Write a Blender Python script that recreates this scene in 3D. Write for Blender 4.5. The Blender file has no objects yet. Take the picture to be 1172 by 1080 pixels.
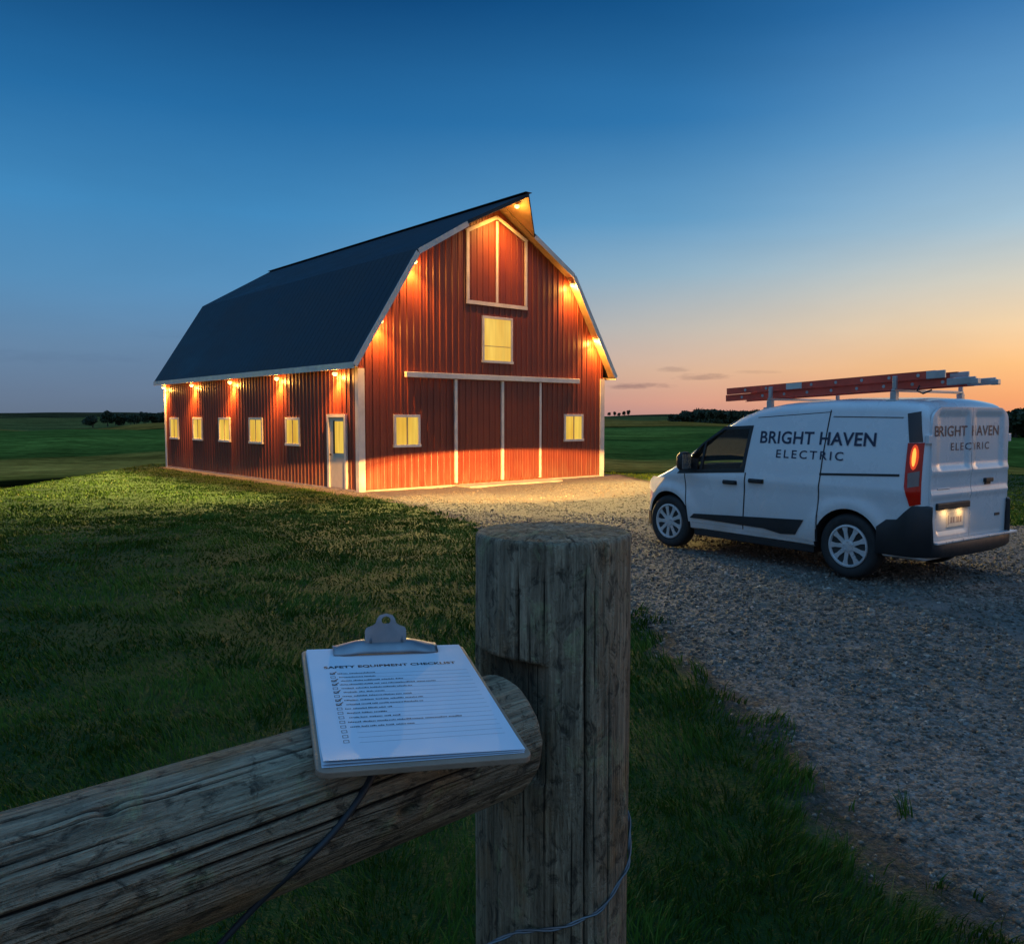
import bpy, bmesh, math, random
import numpy as np
from mathutils import Vector, Matrix
R = math.radians
rng = np.random.default_rng(7)
random.seed(7)
scene = bpy.context.scene
col = scene.collection

# ------------------------------------------------------------------ camera
CAM = Vector((0, 0, 1.71))
F_PX, PITCH = 944.33, 0.0659
cd = bpy.data.cameras.new('camera')
cd.sensor_fit = 'HORIZONTAL'; cd.sensor_width = 36.0
cd.lens = F_PX / 1172 * 36.0
cd.clip_start = 0.05; cd.clip_end = 9000
cam = bpy.data.objects.new('camera', cd); col.objects.link(cam)
cam.location = CAM
cam.rotation_euler = (math.pi / 2 - PITCH, 0, 0)
scene.camera = cam

# ------------------------------------------------------------------ node helpers
class NT:
    def __init__(s, tree): s.t = tree; s.n = tree.nodes; s.l = tree.links
    def new(s, typ, **kw):
        n = s.n.new(typ)
        for k, v in kw.items(): setattr(n, k, v)
        return n
    def val(s, sock, v):
        if hasattr(v, 'is_output') or isinstance(v, bpy.types.NodeSocket): s.l.new(v, sock)
        else:
            if isinstance(v, (tuple, list)) and len(v) == 3 and len(sock.default_value) == 4: v = (*v, 1)
            sock.default_value = v
    def math(s, op, a, b=0.0, c=0.0, clamp=False):
        n = s.new('ShaderNodeMath', operation=op, use_clamp=clamp)
        s.val(n.inputs[0], a); s.val(n.inputs[1], b); s.val(n.inputs[2], c)
        return n.outputs[0]
    def vmath(s, op, a, b=(0, 0, 0)):
        n = s.new('ShaderNodeVectorMath', operation=op)
        s.val(n.inputs[0], a); s.val(n.inputs[1], b)
        return n.outputs[1] if op in ('DOT_PRODUCT', 'LENGTH') else n.outputs[0]
    def ramp(s, fac, stops, interp='LINEAR'):
        n = s.new('ShaderNodeValToRGB'); cr = n.color_ramp; cr.interpolation = interp
        while len(cr.elements) > 1: cr.elements.remove(cr.elements[-1])
        for i, (p, c) in enumerate(stops):
            e = cr.elements[0] if i == 0 else cr.elements.new(p)
            e.position = p; e.color = (*c, 1) if len(c) == 3 else c
        s.val(n.inputs[0], fac)
        return n.outputs[0]
    def fmap(s, fac, a, b, c=0.0, d=1.0, smooth=False):
        n = s.new('ShaderNodeMapRange'); n.clamp = True
        if smooth: n.interpolation_type = 'SMOOTHSTEP'
        s.val(n.inputs[0], fac)
        for i, v in zip((1, 2, 3, 4), (a, b, c, d)): s.val(n.inputs[i], v)
        return n.outputs[0]
    def mix(s, fac, a, b, blend='MIX'):
        n = s.new('ShaderNodeMix', data_type='RGBA', blend_type=blend)
        s.val(n.inputs[0], fac); s.val(n.inputs[6], a); s.val(n.inputs[7], b)
        return n.outputs[2]
    def noise(s, vec, scale, detail=4, rough=.55, dist=0.0, out=0):
        n = s.new('ShaderNodeTexNoise'); n.inputs['Scale'].default_value = scale
        n.inputs['Detail'].default_value = detail; n.inputs['Roughness'].default_value = rough
        n.inputs['Distortion'].default_value = dist
        if vec is not None: s.l.new(vec, n.inputs['Vector'])
        return n.outputs[out]
    def voronoi(s, vec, scale, out='Distance', feature='F1', rnd=1.0):
        n = s.new('ShaderNodeTexVoronoi', feature=feature); n.inputs['Scale'].default_value = scale
        n.inputs['Randomness'].default_value = rnd
        if vec is not None: s.l.new(vec, n.inputs['Vector'])
        return n.outputs[out]
    def coord(s, which='Object', scale=None, rot=None):
        tc = s.new('ShaderNodeTexCoord'); v = tc.outputs[which]
        if scale is not None or rot is not None:
            m = s.new('ShaderNodeMapping'); s.l.new(v, m.inputs[0])
            if scale is not None: m.inputs['Scale'].default_value = scale
            if rot is not None: m.inputs['Rotation'].default_value = rot
            v = m.outputs[0]
        return v
    def attr(s, name, out='Fac'):
        n = s.new('ShaderNodeAttribute', attribute_name=name)
        return n.outputs[out]
    def bump(s, h, strength=.5, dist=.02):
        n = s.new('ShaderNodeBump'); n.inputs['Strength'].default_value = strength
        n.inputs['Distance'].default_value = dist; s.l.new(h, n.inputs['Height'])
        return n.outputs[0]

def material(name):
    m = bpy.data.materials.new(name); m.use_nodes = True
    nt = NT(m.node_tree); b = m.node_tree.nodes['Principled BSDF']
    return m, nt, b

def simple(name, colr, rough=.5, metal=0.0, var=.12, vscale=6.0, bump=0.0, bscale=60.0, coat=0.0, spec=None):
    m, nt, b = material(name)
    co = nt.coord('Object')
    n = nt.noise(co, vscale, 4, .6)
    f = nt.fmap(n, .3, .7, 1 - var, 1 + var)
    nt.val(b.inputs['Base Color'], nt.mix(1.0, colr, f, 'MULTIPLY'))
    n2 = nt.noise(co, vscale * 3.1, 3, .6)
    nt.val(b.inputs['Roughness'], nt.fmap(n2, .3, .7, max(0, rough - .07), min(1, rough + .07)))
    b.inputs['Metallic'].default_value = metal
    if coat: b.inputs['Coat Weight'].default_value = coat; b.inputs['Coat Roughness'].default_value = .06
    if spec is not None: b.inputs['Specular IOR Level'].default_value = spec
    if bump: nt.l.new(nt.bump(nt.noise(co, bscale, 3, .6), bump, .01), b.inputs['Normal'])
    return m

def emitter(name, colr, strength, var=.0, base=(.1, .1, .1)):
    m, nt, b = material(name)
    nt.val(b.inputs['Base Color'], base)
    nt.val(b.inputs['Emission Color'], colr)
    if var:
        n = nt.noise(nt.coord('Object'), 2.3, 3, .6)
        nt.val(b.inputs['Emission Strength'], nt.fmap(n, .35, .65, strength * (1 - var), strength))
    else: b.inputs['Emission Strength'].default_value = strength
    return m

# ------------------------------------------------------------------ world: clear sky just after sunset
def s2l(r, g, b):
    f = lambda c: (c / 12.92 if c <= .04045 else ((c + .055) / 1.055) ** 2.4)
    return (f(r / 255), f(g / 255), f(b / 255))
SKY_FILL = 1.34
def build_world():
    w = bpy.data.worlds.new('World'); scene.world = w; w.use_nodes = True
    nt = NT(w.node_tree); bg = w.node_tree.nodes['Background']
    d = nt.coord('Generated')
    sep = nt.new('ShaderNodeSeparateXYZ'); nt.l.new(d, sep.inputs[0])
    x, y, z = sep.outputs
    el = nt.math('ARCSINE', z)                       # elevation, radians
    ef = nt.fmap(el, 0, math.pi / 2)
    E_ = lambda deg: deg / 90
    cool = nt.ramp(ef, [(E_(0), s2l(100, 115, 136)), (E_(1.5), s2l(104, 124, 150)), (E_(4.5), s2l(101, 134, 167)), (E_(8.5), s2l(86, 142, 186)),
                        (E_(13), s2l(66, 136, 188)), (E_(19), s2l(38, 108, 164)), (E_(26), s2l(14, 70, 122)), (E_(40), s2l(10, 58, 106)), (1, s2l(8, 46, 92))])
    warm = nt.ramp(ef, [(E_(0), s2l(234, 152, 112)), (E_(1.2), s2l(246, 168, 112)), (E_(3.2), s2l(249, 192, 130)), (E_(5.6), s2l(238, 208, 168)),
                        (E_(8.2), s2l(212, 208, 194)), (E_(11.5), s2l(164, 194, 212)), (E_(17), s2l(104, 160, 204)), (E_(24), s2l(50, 116, 176)),
                        (E_(40), s2l(20, 78, 138)), (1, s2l(8, 46, 92))])
    pink = nt.ramp(ef, [(E_(0), s2l(192, 146, 138)), (E_(1.0), s2l(218, 160, 140)), (E_(3.0), s2l(222, 182, 154)), (E_(6), s2l(194, 188, 180)),
                        (E_(9.5), s2l(146, 178, 198)), (E_(13), s2l(98, 156, 198)), (E_(19), s2l(48, 118, 174)), (E_(26), s2l(20, 82, 136)), (E_(40), s2l(10, 58, 106)), (1, s2l(8, 46, 92))])
    az = nt.math('ARCTAN2', x, y)                    # 0 straight ahead, + to the right
    azd = nt.math('MULTIPLY', az, 180 / math.pi)
    dev = nt.math('ABSOLUTE', nt.math('SUBTRACT', azd, 50.0))   # the sun went down at about 50 degrees to the right
    wp = nt.fmap(dev, 68, 36, 0, 1, True)
    ww = nt.fmap(dev, 42, 16, 0, 1, True)
    c = nt.mix(wp, cool, pink); c = nt.mix(ww, c, warm)
    # brightest just over the place where the sun set
    gl = nt.math('MULTIPLY', nt.fmap(dev, 26, 0, 0, 1, True), nt.fmap(el, R(14), R(0), 0, 1, True))
    c = nt.mix(gl, c, nt.mix(1.0, c, (1.45, 1.35, 1.2), 'MULTIPLY'))
    # a few thin low clouds
    eld = nt.math('MULTIPLY', el, 57.2958)
    cm = nt.new('ShaderNodeCombineXYZ')
    nt.l.new(nt.math('MULTIPLY', azd, .45), cm.inputs[0]); nt.l.new(nt.math('MULTIPLY', eld, 2.6), cm.inputs[1])
    wob = nt.noise(cm.outputs[0], 1.3, 5, .6)
    tot = None
    for ca, ce, wa, we, st_ in ((8.6, 2.15, 2.6, .24, .75), (12.9, 2.75, 2.3, .26, .6), (10.9, 3.25, 1.3, .22, .4), (16.5, 3.0, 1.6, .16, .25), (-18, 5.2, 6, .45, .10), (42, 3.0, 6, .4, .5), (-30, 3.6, 7, .4, .12)):
        q = nt.math('ADD', nt.math('POWER', nt.math('ABSOLUTE', nt.math('DIVIDE', nt.math('SUBTRACT', azd, ca), wa)), 2.0), nt.math('POWER', nt.math('ABSOLUTE', nt.math('DIVIDE', nt.math('SUBTRACT', eld, ce), we)), 2.0))
        q = nt.math('ADD', q, nt.math('MULTIPLY', nt.math('SUBTRACT', wob, .5), 3.2))
        q = nt.fmap(q, 1.1, -.2, 0, st_, True)
        tot = q if tot is None else nt.math('MAXIMUM', tot, q)
    c = nt.mix(tot, c, nt.mix(1.0, c, (.50, .50, .60), 'MULTIPLY'))
    # faint uneven veil so the gradient is not perfectly even
    veil = nt.noise(nt.coord('Generated', (1.2, 1.2, 5.0)), 1.6, 5, .6, .4)
    c = nt.mix(1.0, c, nt.fmap(veil, .3, .7, .955, 1.045), 'MULTIPLY')
    # added fill: sky overhead and behind the camera brightened to light the foreground
    dt = nt.vmath('DOT_PRODUCT', d, (-.12, -.55, .82))
    up = nt.fmap(dt, .12, .75, 0, 1, True)
    fill = nt.mix(nt.fmap(el, R(4), R(34), 0, 1, True), (.205 * SKY_FILL, .190 * SKY_FILL, .205 * SKY_FILL), (.108 * SKY_FILL, .300 * SKY_FILL, .60 * SKY_FILL))
    c = nt.mix(up, c, fill)
    # below the horizon: dark land
    c = nt.mix(nt.fmap(el, R(-.2), R(-3), 0, 1), c, (.012, .018, .012))
    nt.l.new(c, bg.inputs['Color']); bg.inputs['Strength'].default_value = 1.0
build_world()
sl = bpy.data.lights.new('sun', 'SUN'); sl.energy = .26; sl.angle = R(24); sl.color = (1.0, .56, .28)
so_ = bpy.data.objects.new('sun', sl); col.objects.link(so_); so_.rotation_euler = Vector((-math.sin(R(66)), -math.cos(R(66)), -.10)).to_track_quat('-Z', 'Y').to_euler()
scene.view_settings.view_transform = 'Standard'; scene.view_settings.look = 'None'
scene.view_settings.exposure = 0.0; scene.view_settings.gamma = 1.0
cy = scene.cycles
cy.max_bounces = 6; cy.diffuse_bounces = 3; cy.glossy_bounces = 3; cy.transmission_bounces = 6; cy.transparent_max_bounces = 8
cy.caustics_reflective = False; cy.caustics_refractive = False
cy.sample_clamp_indirect = 4.0
try: cy.use_denoising = True
except Exception: pass

# ------------------------------------------------------------------ object helpers
def tag(o, label=None, cat=None, group=None, kind=None):
    if label: o['label'] = label
    if cat: o['category'] = cat
    if group: o['group'] = group
    if kind: o['kind'] = kind
    return o
def empty(name, loc=(0, 0, 0), rz=0.0):
    o = bpy.data.objects.new(name, None); col.objects.link(o)
    o.location = loc; o.rotation_euler = (0, 0, rz); o.empty_display_size = .2
    return o
def link(name, me, mat=None, parent=None, smooth=False):
    if mat is not None:
        me.materials.clear()
        for m in (mat if isinstance(mat, (list, tuple)) else [mat]): me.materials.append(m)
    if smooth: me.polygons.foreach_set('use_smooth', np.ones(len(me.polygons), bool))
    o = bpy.data.objects.new(name, me); col.objects.link(o)
    if parent is not None: o.parent = parent
    return o
def np_mesh(name, verts, faces_flat, loop_counts, attrs=None):
    me = bpy.data.meshes.new(name)
    nv = len(verts); nf = len(loop_counts); nl = len(faces_flat)
    me.vertices.add(nv); me.vertices.foreach_set('co', np.ascontiguousarray(verts, np.float32).ravel())
    me.loops.add(nl); me.loops.foreach_set('vertex_index', np.ascontiguousarray(faces_flat, np.int32))
    me.polygons.add(nf)
    st = np.zeros(nf, np.int32); st[1:] = np.cumsum(loop_counts)[:-1]
    me.polygons.foreach_set('loop_start', st)
    try: me.polygons.foreach_set('loop_total', np.ascontiguousarray(loop_counts, np.int32))
    except Exception: pass
    if attrs:
        for k, v in attrs.items():
            a = me.attributes.new(k, 'FLOAT', 'POINT'); a.data.foreach_set('value', np.ascontiguousarray(v, np.float32))
    me.update(calc_edges=True); me.validate()
    return me

class MB:
    """collects shapes, builds ONE mesh object"""
    def __init__(s): s.v = []; s.f = []
    def add(s, vs, fs):
        o = len(s.v); s.v += [tuple(v) for v in vs]; s.f += [tuple(i + o for i in f) for f in fs]
        return s
    def box(s, a, b):
        (x0, y0, z0), (x1, y1, z1) = a, b
        x0, x1 = min(x0, x1), max(x0, x1); y0, y1 = min(y0, y1), max(y0, y1); z0, z1 = min(z0, z1), max(z0, z1)
        return s.add([(x0, y0, z0), (x1, y0, z0), (x1, y1, z0), (x0, y1, z0), (x0, y0, z1), (x1, y0, z1), (x1, y1, z1), (x0, y1, z1)],
                     [(3, 2, 1, 0), (4, 5, 6, 7), (0, 1, 5, 4), (1, 2, 6, 5), (2, 3, 7, 6), (3, 0, 4, 7)])
    def beam(s, p, q, w, h, up=(0, 0, 1)):
        """bar from p to q, w across, h along up"""
        p, q = Vector(p), Vector(q); d = (q - p).normalized(); u = Vector(up)
        u = u if abs(d.dot(u)) < .98 else Vector((0, 1, 0))
        sd = d.cross(u).normalized(); u = sd.cross(d).normalized()
        vs = []
        for c in (p, q):
            for a, b in ((-1, -1), (1, -1), (1, 1), (-1, 1)): vs.append(c + sd * (a * w / 2) + u * (b * h / 2))
        return s.add(vs, [(0, 1, 2, 3), (7, 6, 5, 4), (0, 4, 5, 1), (1, 5, 6, 2), (2, 6, 7, 3), (3, 7, 4, 0)])
    def prism(s, poly, ax, d0, d1):
        """polygon in the plane across axis ax ('x','y','z'), swept from d0 to d1"""
        n = len(poly)
        mk = {'x': lambda a, b, d: (d, a, b), 'y': lambda a, b, d: (a, d, b), 'z': lambda a, b, d: (a, b, d)}[ax]
        vs = [mk(a, b, d0) for a, b in poly] + [mk(a, b, d1) for a, b in poly]
        return s.add(vs, [tuple(range(n))[::-1], tuple(range(n, 2 * n))] + [(i, (i + 1) % n, n + (i + 1) % n, n + i) for i in range(n)])
    def tube(s, pts, rad, sides=8, caps=True):
        pts = [Vector(p) for p in pts]; n = len(pts)
        rad = [rad] * n if not isinstance(rad, (list, tuple)) else rad
        vs = []; prev = None
        for i, p in enumerate(pts):
            t = (pts[min(i + 1, n - 1)] - pts[max(i - 1, 0)]).normalized()
            if prev is None:
                a = Vector((0, 0, 1)) if abs(t.z) < .9 else Vector((1, 0, 0))
                nrm = t.cross(a).normalized()
            else: nrm = (prev - t * prev.dot(t)).normalized()
            prev = nrm; bn = t.cross(nrm)
            for k in range(sides):
                an = 2 * math.pi * k / sides
                vs.append(p + (nrm * math.cos(an) + bn * math.sin(an)) * rad[i])
        fs = [(i * sides + k, i * sides + (k + 1) % sides, (i + 1) * sides + (k + 1) % sides, (i + 1) * sides + k) for i in range(n - 1) for k in range(sides)]
        if caps: fs += [tuple(range(sides))[::-1], tuple(range((n - 1) * sides, n * sides))]
        return s.add(vs, fs)
    def lathe(s, prof, c, ax='z', seg=24):
        """prof: (radius, along) pairs about axis ax through c"""
        vs = []; n = len(prof); c = Vector(c)
        for r, h in prof:
            for k in range(seg):
                an = 2 * math.pi * k / seg; a, b = r * math.cos(an), r * math.sin(an)
                vs.append(c + Vector({'z': (a, b, h), 'y': (b, h, a), 'x': (h, a, b)}[ax]))
        fs = [(i * seg + k, i * seg + (k + 1) % seg, (i + 1) * seg + (k + 1) % seg, (i + 1) * seg + k) for i in range(n - 1) for k in range(seg)]
        if prof[0][0] > 1e-6: fs.append(tuple(range(seg))[::-1])
        if prof[-1][0] > 1e-6: fs.append(tuple(range((n - 1) * seg, n * seg)))
        return s.add(vs, fs)
    def build(s, name, mat, parent=None, smooth=False, bevel=0.0, seg=2, split=None):
        me = bpy.data.meshes.new(name); me.from_pydata(s.v, [], s.f)
        bm = bmesh.new(); bm.from_mesh(me)
        bmesh.ops.remove_doubles(bm, verts=bm.verts, dist=1e-6)
        bmesh.ops.recalc_face_normals(bm, faces=bm.faces)
        if bevel:
            ed = [e for e in bm.edges if len(e.link_faces) == 2 and e.calc_face_angle(0) > R(35)]
            bmesh.ops.bevel(bm, geom=ed, offset=bevel, segments=seg, affect='EDGES', profile=.6, clamp_overlap=True)
        if smooth:
            for e in bm.edges:
                if len(e.link_faces) == 2 and e.calc_face_angle(0) > R(split or 40): e.smooth = False
        bm.to_mesh(me); bm.free()
        return link(name, me, mat, parent, smooth)

# value noise
_perm = rng.permutation(1024); _val = rng.random(1024)
def vnoise(x, y, seed=0):
    x = np.asarray(x, float); y = np.asarray(y, float)
    xi = np.floor(x).astype(np.int64); yi = np.floor(y).astype(np.int64); fx = x - xi; fy = y - yi
    fx = fx * fx * (3 - 2 * fx); fy = fy * fy * (3 - 2 * fy)
    g = lambda a, b: _val[_perm[(_perm[(a + seed * 37) & 1023] + b) & 1023]]
    return (g(xi, yi) * (1 - fx) + g(xi + 1, yi) * fx) * (1 - fy) + (g(xi, yi + 1) * (1 - fx) + g(xi + 1, yi + 1) * fx) * fy
def fbm(x, y, o=4, seed=0):
    t = 0; a = .5; s = 0
    for i in range(o): t = t + a * vnoise(x * 2 ** i, y * 2 ** i, seed + i); s += a; a *= .5
    return t / s
def sm(a, b, x):
    t = np.clip((np.asarray(x, float) - a) / (b - a), 0, 1); return t * t * (3 - 2 * t)

# ------------------------------------------------------------------ ground
BARN_C = (-4.1934, 22.6586, -.35); BARN_A = .7154
BW, BL = 9.7725, 15.5528
fr2 = np.array([math.cos(BARN_A), math.sin(BARN_A)]); bk2 = np.array([-math.sin(BARN_A), math.cos(BARN_A)])
def barn_xy(s, t): return (BARN_C[0] + fr2[0] * s + bk2[0] * t, BARN_C[1] + fr2[1] * s + bk2[1] * t)
def plateau(x, y):
    cy_ = np.interp(x, [-40, -14, 0, 4, 60], [36, 36, 34, 30, 28])
    return (1 - sm(0, 5.0, y - cy_)) * sm(-18.5, -14.3, x + .10 * (y - 24))
def terrain(x, y):
    x = np.asarray(x, float); y = np.asarray(y, float)
    r = np.hypot(x, y)
    z = .105 * sm(3.5, 6.5, y) * sm(-.5, 2.0, x) * (1 - sm(10.5, 20, y))
    z = z - .35 * sm(10.5, 20.5, y - .25 * np.minimum(x, 0) * .5)
    z = z + .05 * (fbm(x * .35, y * .35, 3, 3) - .5) * sm(2, 6, r) * (1 - .8 * sm(16, 22, y))
    p = plateau(x, y)
    az = np.arctan2(x, y)
    fld = -1.25 + 3.2 * (fbm(az * 3.1 + 5, r / 60, 3, 11) - .5) * sm(36, 80, r) + 5.2 * sm(150, 820, r) \
        + 4.5 * (fbm(az * 6 + 9, r / 260, 3, 21) - .5) * sm(110, 300, r) + 5.0 * (fbm(az * 9 + 3, r / 900, 3, 25) - .5) * sm(350, 800, r)
    return z * p + fld * (1 - p)
# gravel area: left edge and right edge of the drive, from the camera to the barn
DRV = [(3.6, -6), (2.6, -1), (1.95, 1.6), (1.62, 2.6), (1.47, 3.25), (1.38, 4.0), (1.27, 5.4), (.95, 6.7), (.45, 8.6), (-.05, 11), (-.75, 14.5), (-1.9, 18.2),
       (-3.2, 20.6), (-4.5, 22.0), (-5.4, 23.0), barn_xy(-.55, 6), barn_xy(-.45, BL), barn_xy(1, BL), barn_xy(1, 1), barn_xy(BW - .3, 1), barn_xy(BW + .9, -.1),
       (4.6, 25.0), (5.0, 20), (6.3, 15.5), (7.7, 12.4), (9.5, 10.5), (14, 9), (30, 8), (30, -6)]
def in_poly(x, y, poly):
    ins = np.zeros(np.shape(x), bool); n = len(poly)
    for i in range(n):
        (x0, y0), (x1, y1) = poly[i], poly[(i + 1) % n]
        c = ((y0 > y) != (y1 > y)) & (x < (x1 - x0) * (y - y0) / (y1 - y0 + 1e-12) + x0)
        ins ^= c
    return ins
def poly_dist(x, y, poly):
    d = np.full(np.shape(x), 1e9); n = len(poly)
    for i in range(n):
        (x0, y0), (x1, y1) = poly[i], poly[(i + 1) % n]
        dx, dy = x1 - x0, y1 - y0; L = dx * dx + dy * dy + 1e-12
        t = np.clip(((x - x0) * dx + (y - y0) * dy) / L, 0, 1)
        d = np.minimum(d, np.hypot(x - x0 - t * dx, y - y0 - t * dy))
    return d
def gravel_sd(x, y):
    """>0 inside the gravel, metres, with a ragged edge"""
    d = poly_dist(x, y, DRV); s = np.where(in_poly(x, y, DRV), d, -d)
    w = np.clip(np.hypot(x, y) / 8, .35, 1.0)
    return s + w * (.5 * (fbm(x * 1.6, y * 1.6, 3, 5) - .5) + .35 * (fbm(x * 6, y * 6, 2, 8) - .5))

TRK = [(7.5, -4), (6.2, 1), (5.2, 4.5), (3.9, 8.2), (2.6, 12.2), (1.2, 16), (-.6, 21), (-1.6, 24)]
def track(x, y):
    d = np.full(np.shape(x), 1e9)
    for (x0, y0), (x1, y1) in zip(TRK[:-1], TRK[1:]):
        dx, dy = x1 - x0, y1 - y0; t = np.clip(((x - x0) * dx + (y - y0) * dy) / (dx * dx + dy * dy), 0, 1)
        d = np.minimum(d, np.hypot(x - x0 - t * dx, y - y0 - t * dy))
    return np.exp(-((np.abs(d + .5 * (fbm(x * .7, y * .7, 2, 91) - .5)) - .78) / .24) ** 2) * (.45 + .75 * fbm(x * .9, y * .9, 2, 95))
def ground_z(x, y, g):
    r = np.hypot(x, y); k = (1 - sm(36, 44, r)); e = sm(-.06, .06, g)
    gr = .012 * (fbm(x * 9, y * 9, 2, 31) - .5) + .03 * (fbm(x * 1.4, y * 1.4, 2, 33) - .5) - .022 * track(x, y)
    la = .05 * (fbm(x * 3, y * 3, 3, 41) - .5)
    return terrain(x, y) + k * (gr * e + la * (1 - e))
def lawn_nodes(nt, co):
    n1 = nt.noise(co, .5, 5, .6); n2 = nt.noise(co, 9, 5, .65); n3 = nt.noise(co, 55, 3, .6)
    c = nt.ramp(n1, [(.3, (.016, .046, .006)), (.5, (.022, .058, .007)), (.7, (.030, .068, .009))])
    c = nt.mix(nt.fmap(n2, .35, .7), c, (.012, .030, .005))
    c = nt.mix(nt.fmap(n3, .52, .75, 0, .5), c, (.034, .070, .010))
    return c, n2, n3
def mat_ground():
    m, nt, b = material('lawn and gravel')
    co = nt.coord('Object')
    lc, ln2, ln3 = lawn_nodes(nt, co)
    v = nt.voronoi(co, 34); vc = nt.voronoi(co, 34, 'Color'); v2 = nt.voronoi(co, 80); vc2 = nt.voronoi(co, 80, 'Color')
    n = nt.noise(co, .45, 5, .6); n2 = nt.noise(co, 3.0, 4, .6)
    sepc = nt.new('ShaderNodeSeparateColor'); nt.l.new(vc, sepc.inputs[0])
    sepd = nt.new('ShaderNodeSeparateColor'); nt.l.new(vc2, sepd.inputs[0])
    k = nt.math('ADD', nt.math('MULTIPLY', sepc.outputs[0], .65), nt.math('MULTIPLY', sepd.outputs[1], .35))
    c = nt.ramp(k, [(.1, (.085, .080, .070)), (.5, (.18, .168, .148)), (.85, (.27, .255, .228)), (1, (.38, .365, .335))])
    fine = nt.mix(nt.fmap(n2, .4, .7), (.13, .12, .10), (.21, .19, .165))
    c = nt.mix(nt.fmap(n, .46, .66, .05, .55), c, fine)
    c = nt.mix(nt.fmap(nt.attr('track'), .1, .8, 0, .75), c, nt.mix(nt.fmap(n2, .35, .65), (.15, .135, .115), (.22, .20, .175)))
    wob = nt.math('ADD', nt.math('MULTIPLY', nt.math('SUBTRACT', nt.noise(co, 11, 4, .65), .5), .55), nt.math('MULTIPLY', nt.math('SUBTRACT', nt.noise(co, 60, 3, .6), .5), .25))
    g = nt.math('ADD', nt.attr('grav'), wob)
    dirt = nt.mix(nt.fmap(ln3, .35, .65), (.060, .048, .034), (.11, .092, .068))
    c = nt.mix(nt.fmap(g, .30, .02, 0, .75, True), c, dirt)
    c = nt.mix(nt.fmap(g, .06, -.22, 0, 1, True), c, lc)
    nt.val(b.inputs['Base Color'], c); b.inputs['Roughness'].default_value = .85; b.inputs['Specular IOR Level'].default_value = .2
    h = nt.math('ADD', nt.math('MULTIPLY', v, -.9), nt.math('MULTIPLY', v2, -.5))
    gm = nt.fmap(g, -.1, .1, 0, 1)
    hh = nt.math('ADD', nt.math('MULTIPLY', h, gm), nt.math('MULTIPLY', nt.math('ADD', ln2, nt.math('MULTIPLY', ln3, .6)), nt.math('SUBTRACT', 1.0, gm)))
    nt.l.new(nt.bump(hh, 1.0, .035), b.inputs['Normal'])
    return m
def mat_field():
    m, nt, b = material('farm field')
    geo = nt.new('ShaderNodeNewGeometry'); co = geo.outputs['Position']
    rr = nt.vmath('LENGTH', co)
    nz = nt.noise(nt.coord('Object', (.010, .012, .02)), 1.0, 3, .5)
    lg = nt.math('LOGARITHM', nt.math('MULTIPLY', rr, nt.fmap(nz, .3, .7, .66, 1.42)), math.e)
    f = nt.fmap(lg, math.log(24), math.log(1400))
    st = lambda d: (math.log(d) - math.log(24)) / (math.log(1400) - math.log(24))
    c = nt.ramp(f, [(st(28), (0.180, 0.144, 0.020)), (st(34), (0.145, 0.114, 0.015)), (st(36.5), (0.010, 0.013, 0.003)), (st(42), (0.010, 0.013, 0.003)), (st(44), (0.180, 0.159, 0.023)), (st(56), (0.308, 0.221, 0.037)),  # near-black stops past the lawn: ditch shade put into the colour
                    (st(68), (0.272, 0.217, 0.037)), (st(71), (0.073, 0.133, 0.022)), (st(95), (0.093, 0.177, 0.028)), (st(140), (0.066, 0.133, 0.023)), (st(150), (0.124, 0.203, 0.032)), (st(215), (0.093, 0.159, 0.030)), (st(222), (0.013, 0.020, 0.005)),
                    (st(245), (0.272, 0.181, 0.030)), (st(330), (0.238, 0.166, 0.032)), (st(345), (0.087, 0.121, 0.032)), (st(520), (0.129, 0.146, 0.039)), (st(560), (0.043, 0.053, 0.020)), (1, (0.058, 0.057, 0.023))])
    t1 = nt.noise(nt.coord('Object', (.25, .9, 1)), 1.0, 5, .65); t2 = nt.noise(nt.coord('Object', (.03, .07, 1)), 1.0, 4, .6); t3 = nt.noise(nt.coord('Object', (.9, .9, 1)), 1.0, 4, .7)
    c = nt.mix(1.0, c, nt.fmap(t1, .3, .7, .5, 1.5), 'MULTIPLY'); c = nt.mix(1.0, c, nt.fmap(t2, .3, .7, .55, 1.45), 'MULTIPLY'); c = nt.mix(1.0, c, nt.fmap(t3, .3, .7, .6, 1.4), 'MULTIPLY')
    c = nt.mix(1.0, c, (1.15, .88, 1.0), 'MULTIPLY')
    nt.val(b.inputs['Base Color'], c); b.inputs['Roughness'].default_value = 1.0; b.inputs['Specular IOR Level'].default_value = 0.0
    nt.l.new(nt.bump(nt.noise(co, 1.3, 4, .7), 1.0, .35), b.inputs['Normal'])
    return m
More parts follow.
